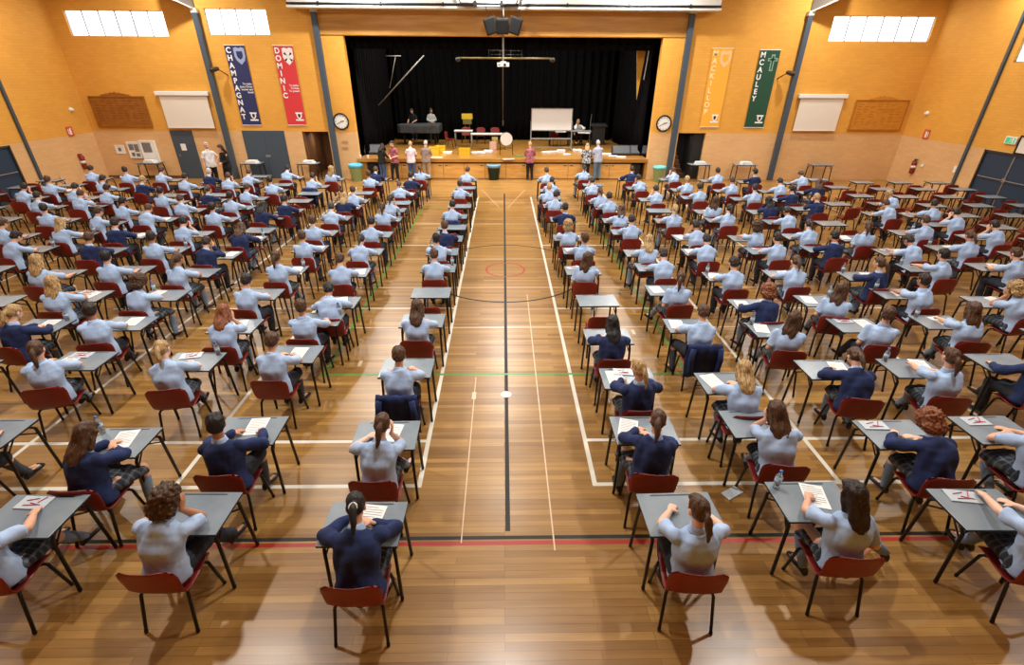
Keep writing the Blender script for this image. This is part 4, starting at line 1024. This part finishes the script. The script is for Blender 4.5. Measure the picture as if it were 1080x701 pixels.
# monitors, amp, crates
def wedge(label,px,py,s=1):
    p=S(px,py); t=thing('stage_monitor',label,'loudspeaker',(p.x,p.y+.25,SF)); w=.42
    bm=bmesh.new(); pr=[(-.22,.0),(-.25,.08),(.02,.42),(.2,.42),(.24,0)]
    f=[bm.verts.new((-w,y,z)) for y,z in pr]; b=[bm.verts.new((w,y,z)) for y,z in pr]
    bm.faces.new(f[::-1]); bm.faces.new(b); [bm.faces.new((f[i],f[(i+1)%5],b[(i+1)%5],b[i])) for i in range(5)]; bmesh.ops.recalc_face_normals(bm,faces=bm.faces[:])
    obj('cabinet',bm,[DARKM],t)
    bm=bmesh.new(); M=Matrix.Translation((0,-.115,.25))@Matrix.Rotation(math.atan2(.34,.27),4,'X'); box(bm,-w+.04,w-.04,-.19,.19,.004,.012,0,M=M); obj('grille',bm,[mat('grey_grille',(84,88,92),.6)],t)
wedge('dark wedge monitor at the left end of the stage',393.5,163); wedge('dark wedge monitor near right stage edge, left of two',655.5,164); wedge('dark wedge monitor near right stage edge, right of two',674,164)
p=S(631,153); t=thing('lectern','dark boxy lectern behind the standing pair on stage','lectern',(p.x,p.y+.3,SF))
bm=bmesh.new(); box(bm,-.33,.33,-.22,.22,0,.92,0,.02); obj('body',bm,[DARKM],t)
bm=bmesh.new(); box(bm,-.42,.42,-.28,.24,.922,.98,0,.01); box(bm,-.42,.42,.2,.24,.98,1.05,0); obj('slanted_top',bm,[mat('dark_top')],t)
bm=bmesh.new(); tube(bm,[(-.45,.1,.0),(-.45,.1,1.1),(-.42,.05,1.5)],.012); obj('microphone_stand',bm,[GL],t)
YEL=mat('yellow_plastic',(226,190,40),.5)
def crate(label,px,py,w,d,h,m=YEL,nm='plastic_crate',rz=0,z=SF):
    p=FZ(px,py,z); t=thing(nm,label,'crate',(p.x,p.y,z),rz)
    bm=bmesh.new(); th=.015
    box(bm,-w/2,w/2,-d/2,d/2,0,.02); box(bm,-w/2,w/2,-d/2,-d/2+th,.02,h); box(bm,-w/2,w/2,d/2-th,d/2,.02,h); box(bm,-w/2,-w/2+th,-d/2+th,d/2-th,.02,h); box(bm,w/2-th,w/2,-d/2+th,d/2-th,.02,h)
    obj('tub',bm,[m],t)
    bm=bmesh.new(); box(bm,-w/2-.015,w/2+.015,-d/2-.015,-d/2+.0,h-.04,h); box(bm,-w/2-.015,w/2+.015,d/2,d/2+.015,h-.04,h); box(bm,-w/2-.015,-w/2,-d/2,d/2,h-.04,h); box(bm,w/2,w/2+.015,-d/2,d/2,h-.04,h); obj('rim',bm,[m],t)
crate('left yellow crate at the stage edge beside the grey-shirted woman',458,162,.42,.36,.3,rz=.1); crate('yellow crate at the stage edge, second from the left',464.5,161,.40,.34,.32,rz=-.2); crate('single yellow crate at the stage edge below the tables',490,162.5,.5,.34,.26)
p=S(492,151); t=thing('equipment_stand','khaki stand with a yellow box on top by the tables','stand',(p.x,p.y+1.3,SF))
bm=bmesh.new(); 
for s in(-1,1): rod(bm,(s*.18,0,0),(s*.12,0,.86),.02)
box(bm,-.24,.24,-.14,.14,.86,1.12,0,.01); obj('base',bm,[mat('khaki',(120,112,56),.6)],t)
bm=bmesh.new(); box(bm,-.30,.30,-.16,.16,1.121,1.40,0,.02); obj('yellow_box',bm,[YEL],t)
# paper stacks
def stack(label,px,py,w,d,n,z,rz,nm='paper_stack',m=PAPER):
    p=FZ(px,py,z); t=thing(nm,label,'papers',(p.x,p.y,z+.002),rz)
    bm=bmesh.new(); h=0
    for k in range(n):
        M=Matrix.Translation((R.uniform(-.02,.02),R.uniform(-.015,.015),0))@Matrix.Rotation(R.uniform(-.12,.12),4,'Z'); box(bm,-w/2,w/2,-d/2,d/2,h,h+.018,0,M=M); h+=.0185
    obj('sheets',bm,[m],t)
for a in ((472,161.5,.42,.3,4,'white paper stack right of the yellow crates'),(461,166,.5,.22,1,'long white paper at the stage edge under the crates'),(501,161.5,.34,.3,3,'left white paper stack right of the single crate'),(508,162,.36,.3,5,'middle white paper stack below the long table'),(515,161,.4,.32,6,'tall white paper stack below the long table'),(536,168,.5,.2,1,'white sheet on the stage lip by the bin'),
          (576,161.5,.4,.3,4,'white paper stack right of the maroon-topped woman'),(584,161,.4,.3,4,'white paper stack under the whiteboard, second one'),(592,160.5,.36,.3,6,'white paper stack under the whiteboard, third one'),(598,163,.3,.22,2,'small white paper pile right of the whiteboard'),(609,160,.4,.3,6,'tall white paper stack left of the floral-topped woman'),(640,163,.42,.3,3,'white papers right of the standing man, left pile'),(647,165,.4,.26,2,'white papers right of the standing man, middle pile'),(655,165.8,.4,.26,2,'white papers in front of the right monitors')):
    stack(a[5],a[0],a[1],a[2],a[3],a[4],SF,R.uniform(-.2,.2))
stack('brown-lined white paper stack on the table behind the whiteboard',591,139.5,.5,.3,4,SF+.742,0.1); stack('white papers on the table of the white-bloused person',616,140.5,.6,.3,2,SF+.742,0)
for k,(px,py,c,lab) in enumerate(((520,158,(220,180,160),'pink paper bag left of the drum'),(522,148,(222,196,120),'cream carton above the pink bag by the drum'))):
    p=S(px,py); bm=bmesh.new(); box(bm,-.17,.17,-.12,.12,0,.38 if k==0 else .2,0,.02); o=obj('carton',bm,[mat('carton%d'%k,c,.8)]); o.location=(p.x,p.y+(.1 if k==0 else -.3),SF if k==0 else SF+.0); tag(o,lab,'carton')
p=S(547,165); bm=bmesh.new(); box(bm,-.25,.25,-.1,.1,0,.04,0,.01); o=obj('green_folder',bm,[mat('green_card',(90,120,60),.7)]); o.location=(p.x,p.y,SF); tag(o,'green folder on the stage edge left of the maroon-topped woman','folder')
for k,(px,lab) in enumerate(((380,'white cup at the left stage corner, outer one'),(388,'white cup at the left stage corner, inner one'))):
    p=S(px,166); bm=bmesh.new(); lathe(bm,(0,0,0),[(.045,0),(.06,.12)],14); o=obj('cup',bm,[WHITE]); o.location=(p.x+.05,BY+.1,SF+.004); tag(o,lab,'cup')
p=S(401,161); bm=bmesh.new(); ell(bm,(0,0,.16),(.3,.2,.16)); tube(bm,[(-.15,-.1,.2),(-.08,-.14,.38),(.08,-.14,.38),(.15,-.1,.2)],.018); o=obj('bag',bm,[BLACKV],smooth=True); o.location=(p.x,p.y,SF); tag(o,'black bag on the stage beside the left monitor','bag')
# bins
def bin_(label,px,py,r,h,body,lid,nm='waste_bin'):
    p=FZ(px,py,0); t=thing(nm,label,'bin',(p.x,p.y,0))
    bm=bmesh.new(); lathe(bm,(0,0,0),[(r*.72,0),(r*.95,h*.86),(r,h*.86),(r,h*.93)],24); obj('tub',bm,[body],t,True)
    bm=bmesh.new(); lathe(bm,(0,0,0),[(r*1.03,h*.80),(r*1.06,h*.95),(r*.98,h),(r*.9,h*.98),(r*.86,h*.94)],24); obj('liner',bm,[lid],t,True)
TEALP=mat('mint_plastic',(170,212,170),.5); BLUEB=mat('blue_bag',(86,178,208),.35)
bin_('mint green bin with a blue liner left of the stage',377,190.5,.30,.72,TEALP,BLUEB); bin_('mint green bin with a teal liner right of the stage',693.5,191.5,.28,.68,TEALP,mat('teal_bag',(110,190,190),.35))
bin_('dark green bin with blue liner before the stage centre',521,189.2,.30,.68,mat('bottle_green',(22,54,52),.4),mat('pale_blue_bag',(120,170,200),.4))
for px,py,lab,w in ((394.8,186,'black case on the floor under the left stage end',.26),(672.3,186,'black case on the floor under the right stage end',.28)):
    p=FZ(px,py,0); bm=bmesh.new(); box(bm,-w,w,-.2,.2,0,.66,0,.03); o=obj('equipment_case',bm,[mat('case_black',(26,30,30),.6)]); o.location=(max(SX0+.55,min(SX1-.55,p.x)),BY+.24,0); tag(o,lab,'case')
# standing adults 
def adult(label,px,py,pid,rz,z=0,**k):
    p=FZ(px,py,z); return person(label,pid,(p.x,p.y,z),rz,**k)
MAR=var(mat('maroon_floral',(130,44,62),.85),(104,26,42),(190,120,130),(1,1,1),26,2); WSH=mat('white_shirt',(226,226,228),.85); FLO=var(mat('navy_floral',(40,44,72),.85),(22,26,48),(200,204,214),(1,1,1),16,1)
JEAN=mat('blue_jeans',(62,92,140),.85); BEI=mat('beige_trousers',(170,150,120),.85); BLKC=mat('black_cloth',(22,22,24),.9); GRC=mat('mushroom_cloth',(140,122,112),.85); PWH=mat('pale_pink_shirt',(224,204,212),.85); BLS=mat('pale_check_shirt',(160,168,190),.85); DJ=mat('faded_jeans',(96,124,150),.85); GYC=var(mat('grey_print',(170,176,170),.85),(140,146,142),(210,214,208),(1,1,1),20,1)
adult('person in maroon patterned top and black trousers facing the stage',558.5,190,21,0,topmat=MAR,botmat=BLKC,hair='l',style='s',scale=.98)
adult('person in navy and white floral top at stage front',617,190,21,-.15,topmat=FLO,botmat=BLKC,hair='l',style='g',top='X',scale=.95)
adult('grey-haired person in pale check shirt and jeans at stage front',629,190,24,.3,topmat=BLS,botmat=DJ,hair='g',style='s',scale=1.02)
adult('person in dark clothes bending at the left stage end',405,190,21,-.5,topmat=BLKC,botmat=JEAN,hair='d',style='g',top='X',scale=.93)
adult('person in maroon top and black trousers turned from stage',418.5,191,23,PI-.5,topmat=MAR,botmat=BLKC,hair='d',style='b',scale=1.02)
adult('person in pale pink top and blue jeans at stage front',435.5,190,21,0,topmat=PWH,botmat=JEAN,hair='l',style='s',scale=.98)
adult('person in mushroom top and beige trousers beside the yellow crates',451,190,21,-.1,topmat=GRC,botmat=BEI,hair='g',style='s',scale=1.0)
adult('grey-haired person in white shirt standing by the single door',229,197,22,-(PI-.7),topmat=WSH,botmat=BLKC,hair='g',style='s',hairscale=.95,scale=1.05)
adult('dark-haired person in black jacket standing by left steel column',245.5,198,23,PI-.5,topmat=BLKC,botmat=BLKC,hair='d',style='g',top='X',scale=1.02)
p=S(438,149.5); person('person in sleeveless dark top behind the covered piano',21,(p.x-.1,p.y+.6,SF),PI-.3,topmat=BLKC,botmat=BLKC,hair='b',style='b',scale=1.0)
p=S(452,149.5); person('person in grey print top behind the covered piano',23,(p.x+.15,p.y+.7,SF),PI+.2,topmat=GYC,botmat=BLKC,hair='b',style='g',scale=1.0,top='X')
p=S(611,150); person('person in white blouse seated at the dark table on stage',3,(tR.location.x-.05,tR.location.y+.55,SF),PI,topmat=WSH,botmat=BLKC,hair='l',style='s',top='X')
redchair('red plastic chair of the white-bloused person on stage',(tR.location.x-.05,tR.location.y+.55),PI)
# ------------------------------------------------------------------ rows of candidates
HEADS="""25.6 196.7 Lds
40.6 206 Lds
52.3 189 Lbs
79.6 196.7 Lds
47.9 219 Lds
95.8 177.8 Lds
109 188 Lds
87.4 203.4 Lbs
111.4 198.4 Lds
104 222.4 Lbs
65 234 Llg
16.7 248.4 Lks
3 235 Lbs
40 274 Llg
94.7 250 Nbs
113.6 270 Lks
57 297 Llg
132.8 179 Lds
150.6 189 Nls
170.7 179 Lbs
195.7 186 Lds
220.2 181 Ngs
129.5 212 Lks
156.7 219 Lbs
191.3 209 Lbs
170 201 Lds
221.3 199 Nbp
224.7 218 Lds
242 185 Lbs
243.3 206 Lds
122 234.5 Nds
261 182 Lbs
260.6 197.3 Lbs
285.6 189.5 Lds
303.5 177 Lks
329 186 LdsJ
349.7 178 Llg
278 216 Nkg
298 211 Nds
330 232 Lbs
349.7 218 Lds
389.5 182.8 Lbs
396 179 Nbs
443 176.7 Lbp
433 185 Nks
371.7 200.6 Lbs
421 194.5 Lbp
411.8 209 Ldp
404.5 217 Lbp
364 206 Nlg
391.8 233.5 Lks
380.6 252 Ldp
359 272.5 Lbs
344 308 Lks
319 248 Lbs
292.3 270 Lbp
161 249 Lds
194 233 Lks
190.7 271 Lbp
220 253.4 Nds
150 294.6 Lbc
256 238 Nbg
260.5 295 Lds
15 328.6 Nlp
100 325 Lds
235.5 328.6 Lrg
320.6 320 Lbs
41.8 367 Lbp
173.7 367 Llp
290 356 Lbs
88 458 Nbg
229.6 446 Nks
174 524.5 Lbc
-28 535 Lbp
-70 447 Lbs
401 447 Lbp
375 535 Nkp
421 374 LbsJ
440 323 Lbg
458.5 267 Lbs
461 250.5 Lks
469 238 Nbs
477 216 LksJ
485 194 Lds
493 179 Lbs
692 441 Nbp
735 533 Lbp
673.5 388 Nlp
646 340 Nkg
984 445 Nrc
895 515 Ldg
1108 525 Lbp
818 430 Lbg
1095 440 Lbg
740.7 328.6 LbsJ
773.4 277 Lds
809.5 307 Nrc
835 333.6 Lbg
887 304 Lbg
932.4 328.6 Lbs
970.5 293.5 Lds
1024 325 Lbg
1072 303.5 Llc
992 267 Lks
838.6 275 Lbp
818.5 250 Lds
878.6 248 Nks
928.7 278 Nbp
960.5 253 Lds
1022 248 Lbp
1049 237 Lds
1070.7 267 Lbs
975.5 232 Lbs
1007 223.4 Lds
985 214.6 Lds
915 238 Lbp
853.6 236.7 Ldp
830 222 Lds
861 208 Nls
798 238 Lbc
745 252 Lks
734 237 Lds
754.5 211 Lbg
767.3 219 Ldp
788.5 394 Llg
902 375 Nbp
1000.5 375 Lbp
1095 368 Nbs
616 176.7 Ldp
624.5 190.6 Lds
666 178.4 Nds
674 187.3 Lds
691.9 199 Lds
710 179 Lbs
633.4 201.8 Lbp
641.8 206 Lds
655 220 Lbg
665.7 231 Lds
711.4 220 Llp
724.5 189 Lls
737.8 196.7 Lds
756.7 180 Lds
771.8 190 Lbs
795.7 198 Lds
795.7 181 Nds
822.4 191 Lks
834.7 199 Nds
811.3 211 Nkg
844.5 183 Lbs
863.4 192 Nbg
938 204 Lls
934.7 214 Lbs
615.6 250 Lbs
619 271 Lbg
684.6 253.4 Llg
699 266.7 Lds
717 292 Lbp
576.4 179.7 Lbs
581.7 190 Lds
579 197 Lls
586 205 Lds
596 218.4 Nks
599 237 Llc"""
ORD='zeroth first second third fourth fifth sixth seventh eighth ninth tenth eleventh twelfth thirteenth fourteenth fifteenth sixteenth'.split()
cols={}
for ln in HEADS.split('\n'):
    a,b,c=ln.split(); p=FZ(float(a),float(b),1.19)
    side=1 if p.x>0 else -1
    off=(abs(p.x)-(1.62 if side>0 else 1.33)); Yn=p.y
    cols.setdefault(side,[]).append([p.x,p.y,c,(float(a),float(b))])
def drift(side,k,y):
    """the columns fan out slightly with distance"""
    if k==0: return 0
    if side<0: s=.65 if k<3 else 1; return s*min(.05+.036*(y-3),.55)
    s={1:.5,2:.6}.get(k,1); return s*(-.33+.5*(y-3)/14.5)
def colx(side,k,y): return side*((1.66 if side>0 else 1.33)+1.45*(k+drift(side,k,y)))
seats=[]      # side,k,x,y,code
grid={}
for side,L_ in cols.items():
    for x,y,c,px in L_:
        k=min(range(12),key=lambda k:abs(colx(side,k,y)-x))
        grid.setdefault((side,k),[]).append([x,y,c,px])
for side in (-1,1):
    for k in range(12):
        lst=sorted(grid.get((side,k),[]),key=lambda v:v[1]); out=[]
        # front fill
        y=2.83
        def inview(x,y):
            q=proj((x,y+.45,.74)); return -40<q[0]<1120
        ys=[v[1] for v in lst]
        allv=[]
        first=ys[0] if ys else 99
        if not ys: ys=[99]
        # empties before the first
        n0=int(round((min(first,18.2)-2.83)/1.207)); 
        pre=[first-1.207*(i+1) for i in range(n0)] if first<90 else [18.2-1.207*i for i in range(13)]
        allv+= [[colx(side,k,yy),yy,None,None] for yy in pre if inview(colx(side,k,yy),yy) and yy>2.5]
        for i,v in enumerate(lst):
            allv.append(v)
            nxt=lst[i+1][1] if i+1<len(lst) else 18.9+ .6
            wide=side>0 and k>=4 and v[1]>11.5; gap=nxt-v[1]; m=int(round(gap/(1.42 if wide else 1.25)))-1
            st_=1.4 if wide else 1.2
            if i+1==len(lst): m=int(gap/st_) if gap>1.3 else 0
            for j in range(m):
                yy=v[1]+(gap*(j+1)/(m+1) if i+1<len(lst) else st_*(j+1))
                if yy<18.9: allv.append([colx(side,k,yy),yy,None,None])
        allv=[v for v in allv if abs(v[0])<16.7]
        allv.sort(key=lambda v:v[1])
        # keep neighbours in the column apart
        for it in range(60):
            for a,b in zip(allv,allv[1:]):
                d=b[1]-a[1]
                if d<1.07: e=(1.07-d)/2; a[1]-=e; b[1]+=e
        for v in allv: seats.append([side,k]+v)
# row number counted away from the camera
bycol={}
for s in seats: bycol.setdefault((s[0],s[1]),[]).append(s)
for key,l in bycol.items():
    l.sort(key=lambda s:s[3]); last=0
    for s in l:
        r=max(last+1,int(round((s[3]-2.83)/1.207))+1); s.append(r); last=r
HN={'d':'dark','k':'black','b':'brown','l':'blond','r':'red','g':'grey'}
ST={'s':'short','g':'long','p':'tied-back','c':'curly','b':'bun'}
DK0=None
OVR={(375,535):(5,'a',0),(735,533):(4,'c',0.1),(895,515):(11,'a',.05),(174,524.5):(3,'b',0),(229.6,446):(4,'b',0),(88,458):(7,'a',0),(401,447):(3,'c',0),(692,441):(7,'a',.12),(673.5,388):(4,'a',0),(646,340):(0,'a',0),(421,374):(0,'a',0),(984,445):(5,'c',.1),(818,430):(2,'a',.15),(788.5,394):(1,'a',0),(740.7,328.6):(7,'a',0),(-28,535):(6,'a',-.1),(1108,525):(9,'c',.15),(1095,440):(1,'a',0),(902,375):(5,'a',.25),(1000.5,375):(9,'a',.2),(41.8,367):(9,'a',-.35),(173.7,367):(2,'c',-.2),(290,356):(0,'a',0),(320.6,320):(4,'a',0),(440,323):(0,'a',0),(887,304):(6,'a',.35),(615.6,250):(10,'a',0),(235.5,328.6):(8,'a',-.1),(835,333.6):(6,'a',.2),(932.4,328.6):(6,'a',.25),(1024,325):(9,'a',.2),(100,325):(9,'b',-.25)}
def words(s): 
    assert 4<=len(s.split())<=16,s
    return s
DRAPE=None
def drape_jacket(label,loc,rz):
    global DRAPE
    if DRAPE is None:
        bm=bmesh.new(); nu=14; rows=[]
        prof=[(-.19,.56),(-.205,.70),(-.222,.80),(-.262,.835),(-.305,.80),(-.298,.68),(-.290,.54),(-.285,.40),(-.282,.30)]
        for i,(y,z) in enumerate(prof):
            row=[]
            for j in range(nu+1):
                t=j/nu*2-1; w_=.255+.02*(i>4)
                row.append(bm.verts.new((t*w_,y+.05*abs(t)**2.2*(z>.5)+.012*math.sin(j*1.9+i*.2),z-.03*abs(t)**4+.008*math.sin(j*2.3)*(i==8))))
            rows.append(row)
        for a,b in zip(rows,rows[1:]):
            for j in range(nu): bm.faces.new((a[j],a[j+1],b[j+1],b[j]))
        r=bmesh.ops.extrude_face_region(bm,geom=bm.faces[:]); bm.normal_update()
        for v in r['geom']:
            if isinstance(v,bmesh.types.BMVert): v.co.z+=.012; v.co.y-=.006
        bmesh.ops.recalc_face_normals(bm,faces=bm.faces[:])
        SL=[]
        for s in (-1,1): bm2=bmesh.new(); tube(bm2,[(s*.2,-.31,.78),(s*.22,-.325,.6),(s*.2,-.32,.42),(s*.19,-.315,.34)],.04,10); SL.append(mesh_from(bm2,'sleeve',[NAVY],True))
        DRAPE=(mesh_from(bm,'draped_blazer',[NAVY],True),SL)
    t=thing('draped_blazer',label,'blazer',loc,rz); link('blazer_body',DRAPE[0],t); [link('sleeve',q,t) for q in DRAPE[1]]; return t
CLEAR=mat('clear_plastic',(215,228,235),.12,trans=.85); CAPB=mat('blue_cap',(60,110,190),.4); PINKP=mat('pink_print',(196,70,86),.6)
ME={}
def item_paper(label,loc,rz):
    if 'paper' not in ME:
        bm=bmesh.new(); box(bm,-.105,.105,-.148,.148,0,.003); 
        for k in range(9): box(bm,-.085,.085 if k%4 else .03,.115-k*.027,.121-k*.027,.003,.0034,1)
        ME['paper']=mesh_from(bm,'exam_paper',[PAPER,mat('print_grey')])
    o=link('exam_paper',ME['paper'],None,loc,(0,0,rz)); return tag(o,label,'paper')
def item_bottle(label,loc):
    if 'bot' not in ME:
        bm=bmesh.new(); lathe(bm,(0,0,0),[(.026,0),(.032,.01),(.031,.05),(.033,.055),(.031,.10),(.033,.14),(.014,.185),(.014,.2)],16); ME['bot']=mesh_from(bm,'b',[CLEAR],True)
        bm=bmesh.new(); lathe(bm,(0,0,.2),[(.016,0),(.016,.018)],14); ME['cap']=mesh_from(bm,'c',[CAPB],True)
        bm=bmesh.new(); lathe(bm,(0,0,.07),[(.0335,0),(.0335,.05)],16); ME['lab']=mesh_from(bm,'l',[mat('pale_label',(170,200,225),.5)],True)
    t=thing('water_bottle',label,'bottle',loc); link('bottle_body',ME['bot'],t); link('cap',ME['cap'],t); link('wrapper',ME['lab'],t); return t
def item_pouch(label,loc,rz):
    if 'pch' not in ME:
        bm=bmesh.new(); box(bm,-.14,.14,-.075,.075,0,.012,0,.004); ME['pch']=mesh_from(bm,'p',[mat('clear_sleeve',(196,206,214),.2)])
        bm=bmesh.new(); 
        for k,(x,y,l,a) in enumerate(((-.03,.03,.05,.3),(.03,-.02,.055,-.2),(-.01,-.035,.06,.1),(.06,.03,.04,1.1))):
            d=Vector((math.cos(a),math.sin(a),0)); rod(bm,Vector((x,y,.0162))-d*l,Vector((x,y,.0162))+d*l,.0042)
        ME['pens']=mesh_from(bm,'pens',[PINKP]); 
    t=thing('pencil_pouch',label,'pencil case',loc,rz); link('sleeve',ME['pch'],t); o=link('pens',ME['pens'],t); return t
seats.sort(key=lambda s:(s[6],s[0],s[1]))
npers=0
ITEMS={(-28,535):'o',(88,458):'pb',(229.6,446):'p',(174,524.5):'n',(375,535):'p',(401,447):'p',(692,441):'p',(673.5,388):'op',(735,533):'n',(895,515):'pb',(818,430):'n',(788.5,394):'p',(984,445):'o',(1108,525):'o',(1095,440):'o',(646,340):'n',(421,374):'n',(440,323):'n'}
for side,k,x,y,code,px,row in seats:
    sd='left' if side<0 else 'right'
    where='%s row from camera, %s seat %s of aisle'%(ORD[row],ORD[k+1],sd)
    jr=R.uniform(-.05,.05); rz=0.0
    lx=colx(side,k,y); x=x if code else x+R.uniform(-.05,.05)
    sy=y-.16; pid=None
    if code:
        hs,st=code[1],code[2]; boy=st=='s'
        if px in OVR: pid,skin,rz=OVR[px]
        else:
            pid=R.choice((0,0,1,2,3,4,5,7,8,9) if boy else (0,1,2,3,4,5,6,7,9)); skin=R.choice('aaabc'); rz=R.uniform(-.12,.12)
        rz=-rz if side>0 else rz
        rz=-rz if side<0 and px in OVR else rz
        hd=POSES[pid].hc; Mz=Matrix.Rotation(rz,3,'Z')@Vector((hd.x,hd.y,0))
        # seat placed so that the head comes where it was measured
        hp_=FZ(px[0],px[1],hd.z); sx=hp_.x-Mz.x; sy=sy*.35+(hp_.y-Mz.y)*.65
        x=sx*.75+x*.25
        bot='t' if boy or px in ((174,524.5),(735,533)) else 's'
        if boy and R.random()<.25: bot='h'
        tie=px in ((375,535),)
        top=code[0]; cl='blue shirt' if top=='L' else 'navy blazer'
        hn='%s %s-haired'%(HN[hs],ST[st]) if st not in('p',) else '%s ponytailed'%HN[hs]
        lab=words('%s student in %s, %s'%(hn,cl,where)) if len(('%s student in %s, %s'%(hn,cl,where)).split())<=16 else words('%s student, %s'%(hn,where))
        person(lab,pid,(x,sy,0),rz,top,bot,skin,hs,st,tie=tie); npers+=1
        cw='red chair of the %s student, %s'%(hn,where)
    else:
        cw='empty red plastic chair, %s'%where; rz=R.uniform(-.2,.2)
        if R.random()<.3: sy-=.08
    if len(cw.split())>16: cw='red chair with student, '+where
    c=dup(CH0,(x,sy,0),rz*.8 if code else rz,words(cw))
    c['group']='red plastic school chairs'
    dl='grey exam desk, %s'%where
    dx=x*.6+lx*.4 if code and abs(x-lx)<.4 else (x if code else lx); dy=sy+.52 if code else y+.36
    if row==1: dy-=.11
    elif row==2: dy-=.02
    if DK0 is None: DK0=make_desk(words(dl),(dx,dy,0),jr*.5); d=DK0
    else: d=dup(DK0,(dx,dy,0),jr*.5,words(dl))
    d['group']='grey exam desks'
    if code and code.endswith('J'):
        drape_jacket(words('navy blazer draped over the chair, '+where),(x,sy,0),rz*.8)
    # things on the desk
    if code:
        u=R.random(); it=ITEMS.get(px); u1,u2=R.random(),R.random()
        if (it is None and u<(.5 if y<13 else .3)) or (it and 'p' in it):
            item_paper(words('white exam paper on the desk, '+where),(dx+R.choice((-.17,.17,.05))+0,dy+.02+R.uniform(0,.05),DH+.001),R.uniform(-.3,.3))
        if (it is None and y<14 and u1<.22) or (it and 'o' in it): item_pouch(words('clear pencil pouch on the desk, '+where),(dx-.12+R.uniform(-.05,.1),dy+.14,DH+.001),R.uniform(-.2,.4))
        if (it is None and y<14 and u2<.3) or (it and 'b' in it): item_bottle(words('clear water bottle on the desk, '+where),(dx+R.choice((-.27,.27)),dy+.17,DH+.001))
print('SEATS',len(seats),'PEOPLE',npers)
def stack_at(d,label):
    t=thing('paper_stack',label,'papers',(d.location.x+.05,d.location.y,DH+.002),R.uniform(-.2,.2)); bm=bmesh.new()
    for k in range(5): box(bm,-.25+.01*k,.25-.02*k,-.16,.15,k*.022,k*.022+.02,0,M=Matrix.Rotation(R.uniform(-.1,.1),4,'Z'))
    obj('sheets',bm,[PAPER],t)
# tables left against the back wall
for px,py,lab,pap in ((140.5,178,'grey table with white papers under the notice boards',1),(248,180,'grey table with white papers left of the double door',1),(312,180,'grey table with papers right of the double door',1),(748,180,'grey table with a white pile right of the doorway',1),(798,180,'grey table with a white pile left of the outer column',1),(881,180,'bare grey table against wall below pale honour board',0)):
    p=FZ(px,py-2,.74); d=dup(DK0,(p.x,BY-.45,0),0,lab); d.scale=(1.35,1.1,1)
    if pap: stack_at(d,'white paper pile on the '+lab.replace('grey table with ','').replace('white papers ','table ').replace('papers ','table ').replace('a white pile ','table '))
# dropped things on the floor
p=FZ(772,520); bm=bmesh.new(); box(bm,-.12,.12,-.06,.06,0,.012,0,.004); o=obj('plastic_sleeve',bm,[mat('clear_sleeve')]); o.location=(p.x,p.y,0.001); o.rotation_euler=(0,0,.5); tag(o,'clear plastic sleeve of pens lying on the floor','sleeve')
# ------------------------------------------------------------------ lamps and daylight
w=bpy.data.worlds.new('world'); scn.world=w; w.use_nodes=True
bg=w.node_tree.nodes['Background']; bg.inputs[0].default_value=(.8,.85,1,1); bg.inputs[1].default_value=.09
def lamp(x,y,z,e,size=.5,col=(1,.96,.89)):
    l=bpy.data.lights.new('bay_or_fill_lamp','AREA'); l.shape='DISK'; l.size=size; l.energy=e; l.color=col; l.spread=math.radians(165)
    o=bpy.data.objects.new('bay_or_fill_lamp',l); COL.objects.link(o); o.location=(x,y,z); return o
for y,k in ((6.0,1.15),(11.5,.6),(16.5,1.1),(21.0,1.45)):
    for x in (-12.5,-5.4,0,5.4,12.5):
        lamp(x,y,8.2,LE*k*(1 if abs(x)<10 else (.4 if y<8 else .7)),.32)
for s in (-1,1): lamp(s*17.0,19.3,7.6,LE*.35,.3)
for x in (-3.8,0,3.8): lamp(x,25.2,7.2,LE*.75,.5)  # unseen lamps added to brighten the stage floor and people
for x in (-4.5,2.5): lamp(x,27.6,7.2,LE*.4,.5)  # further added lamps, lifting the figures deeper on the stage
for d in (DLx,DRx): lamp((d[0]+d[1])/2,BY+1.0,1.95,14,.2)  # small lamps added inside the doorways to lift the dark recesses
scn.view_settings.view_transform='Standard'; scn.view_settings.look='None'; scn.view_settings.gamma=1; scn.view_settings.use_curve_mapping=False
scn.view_settings.exposure=EXPO
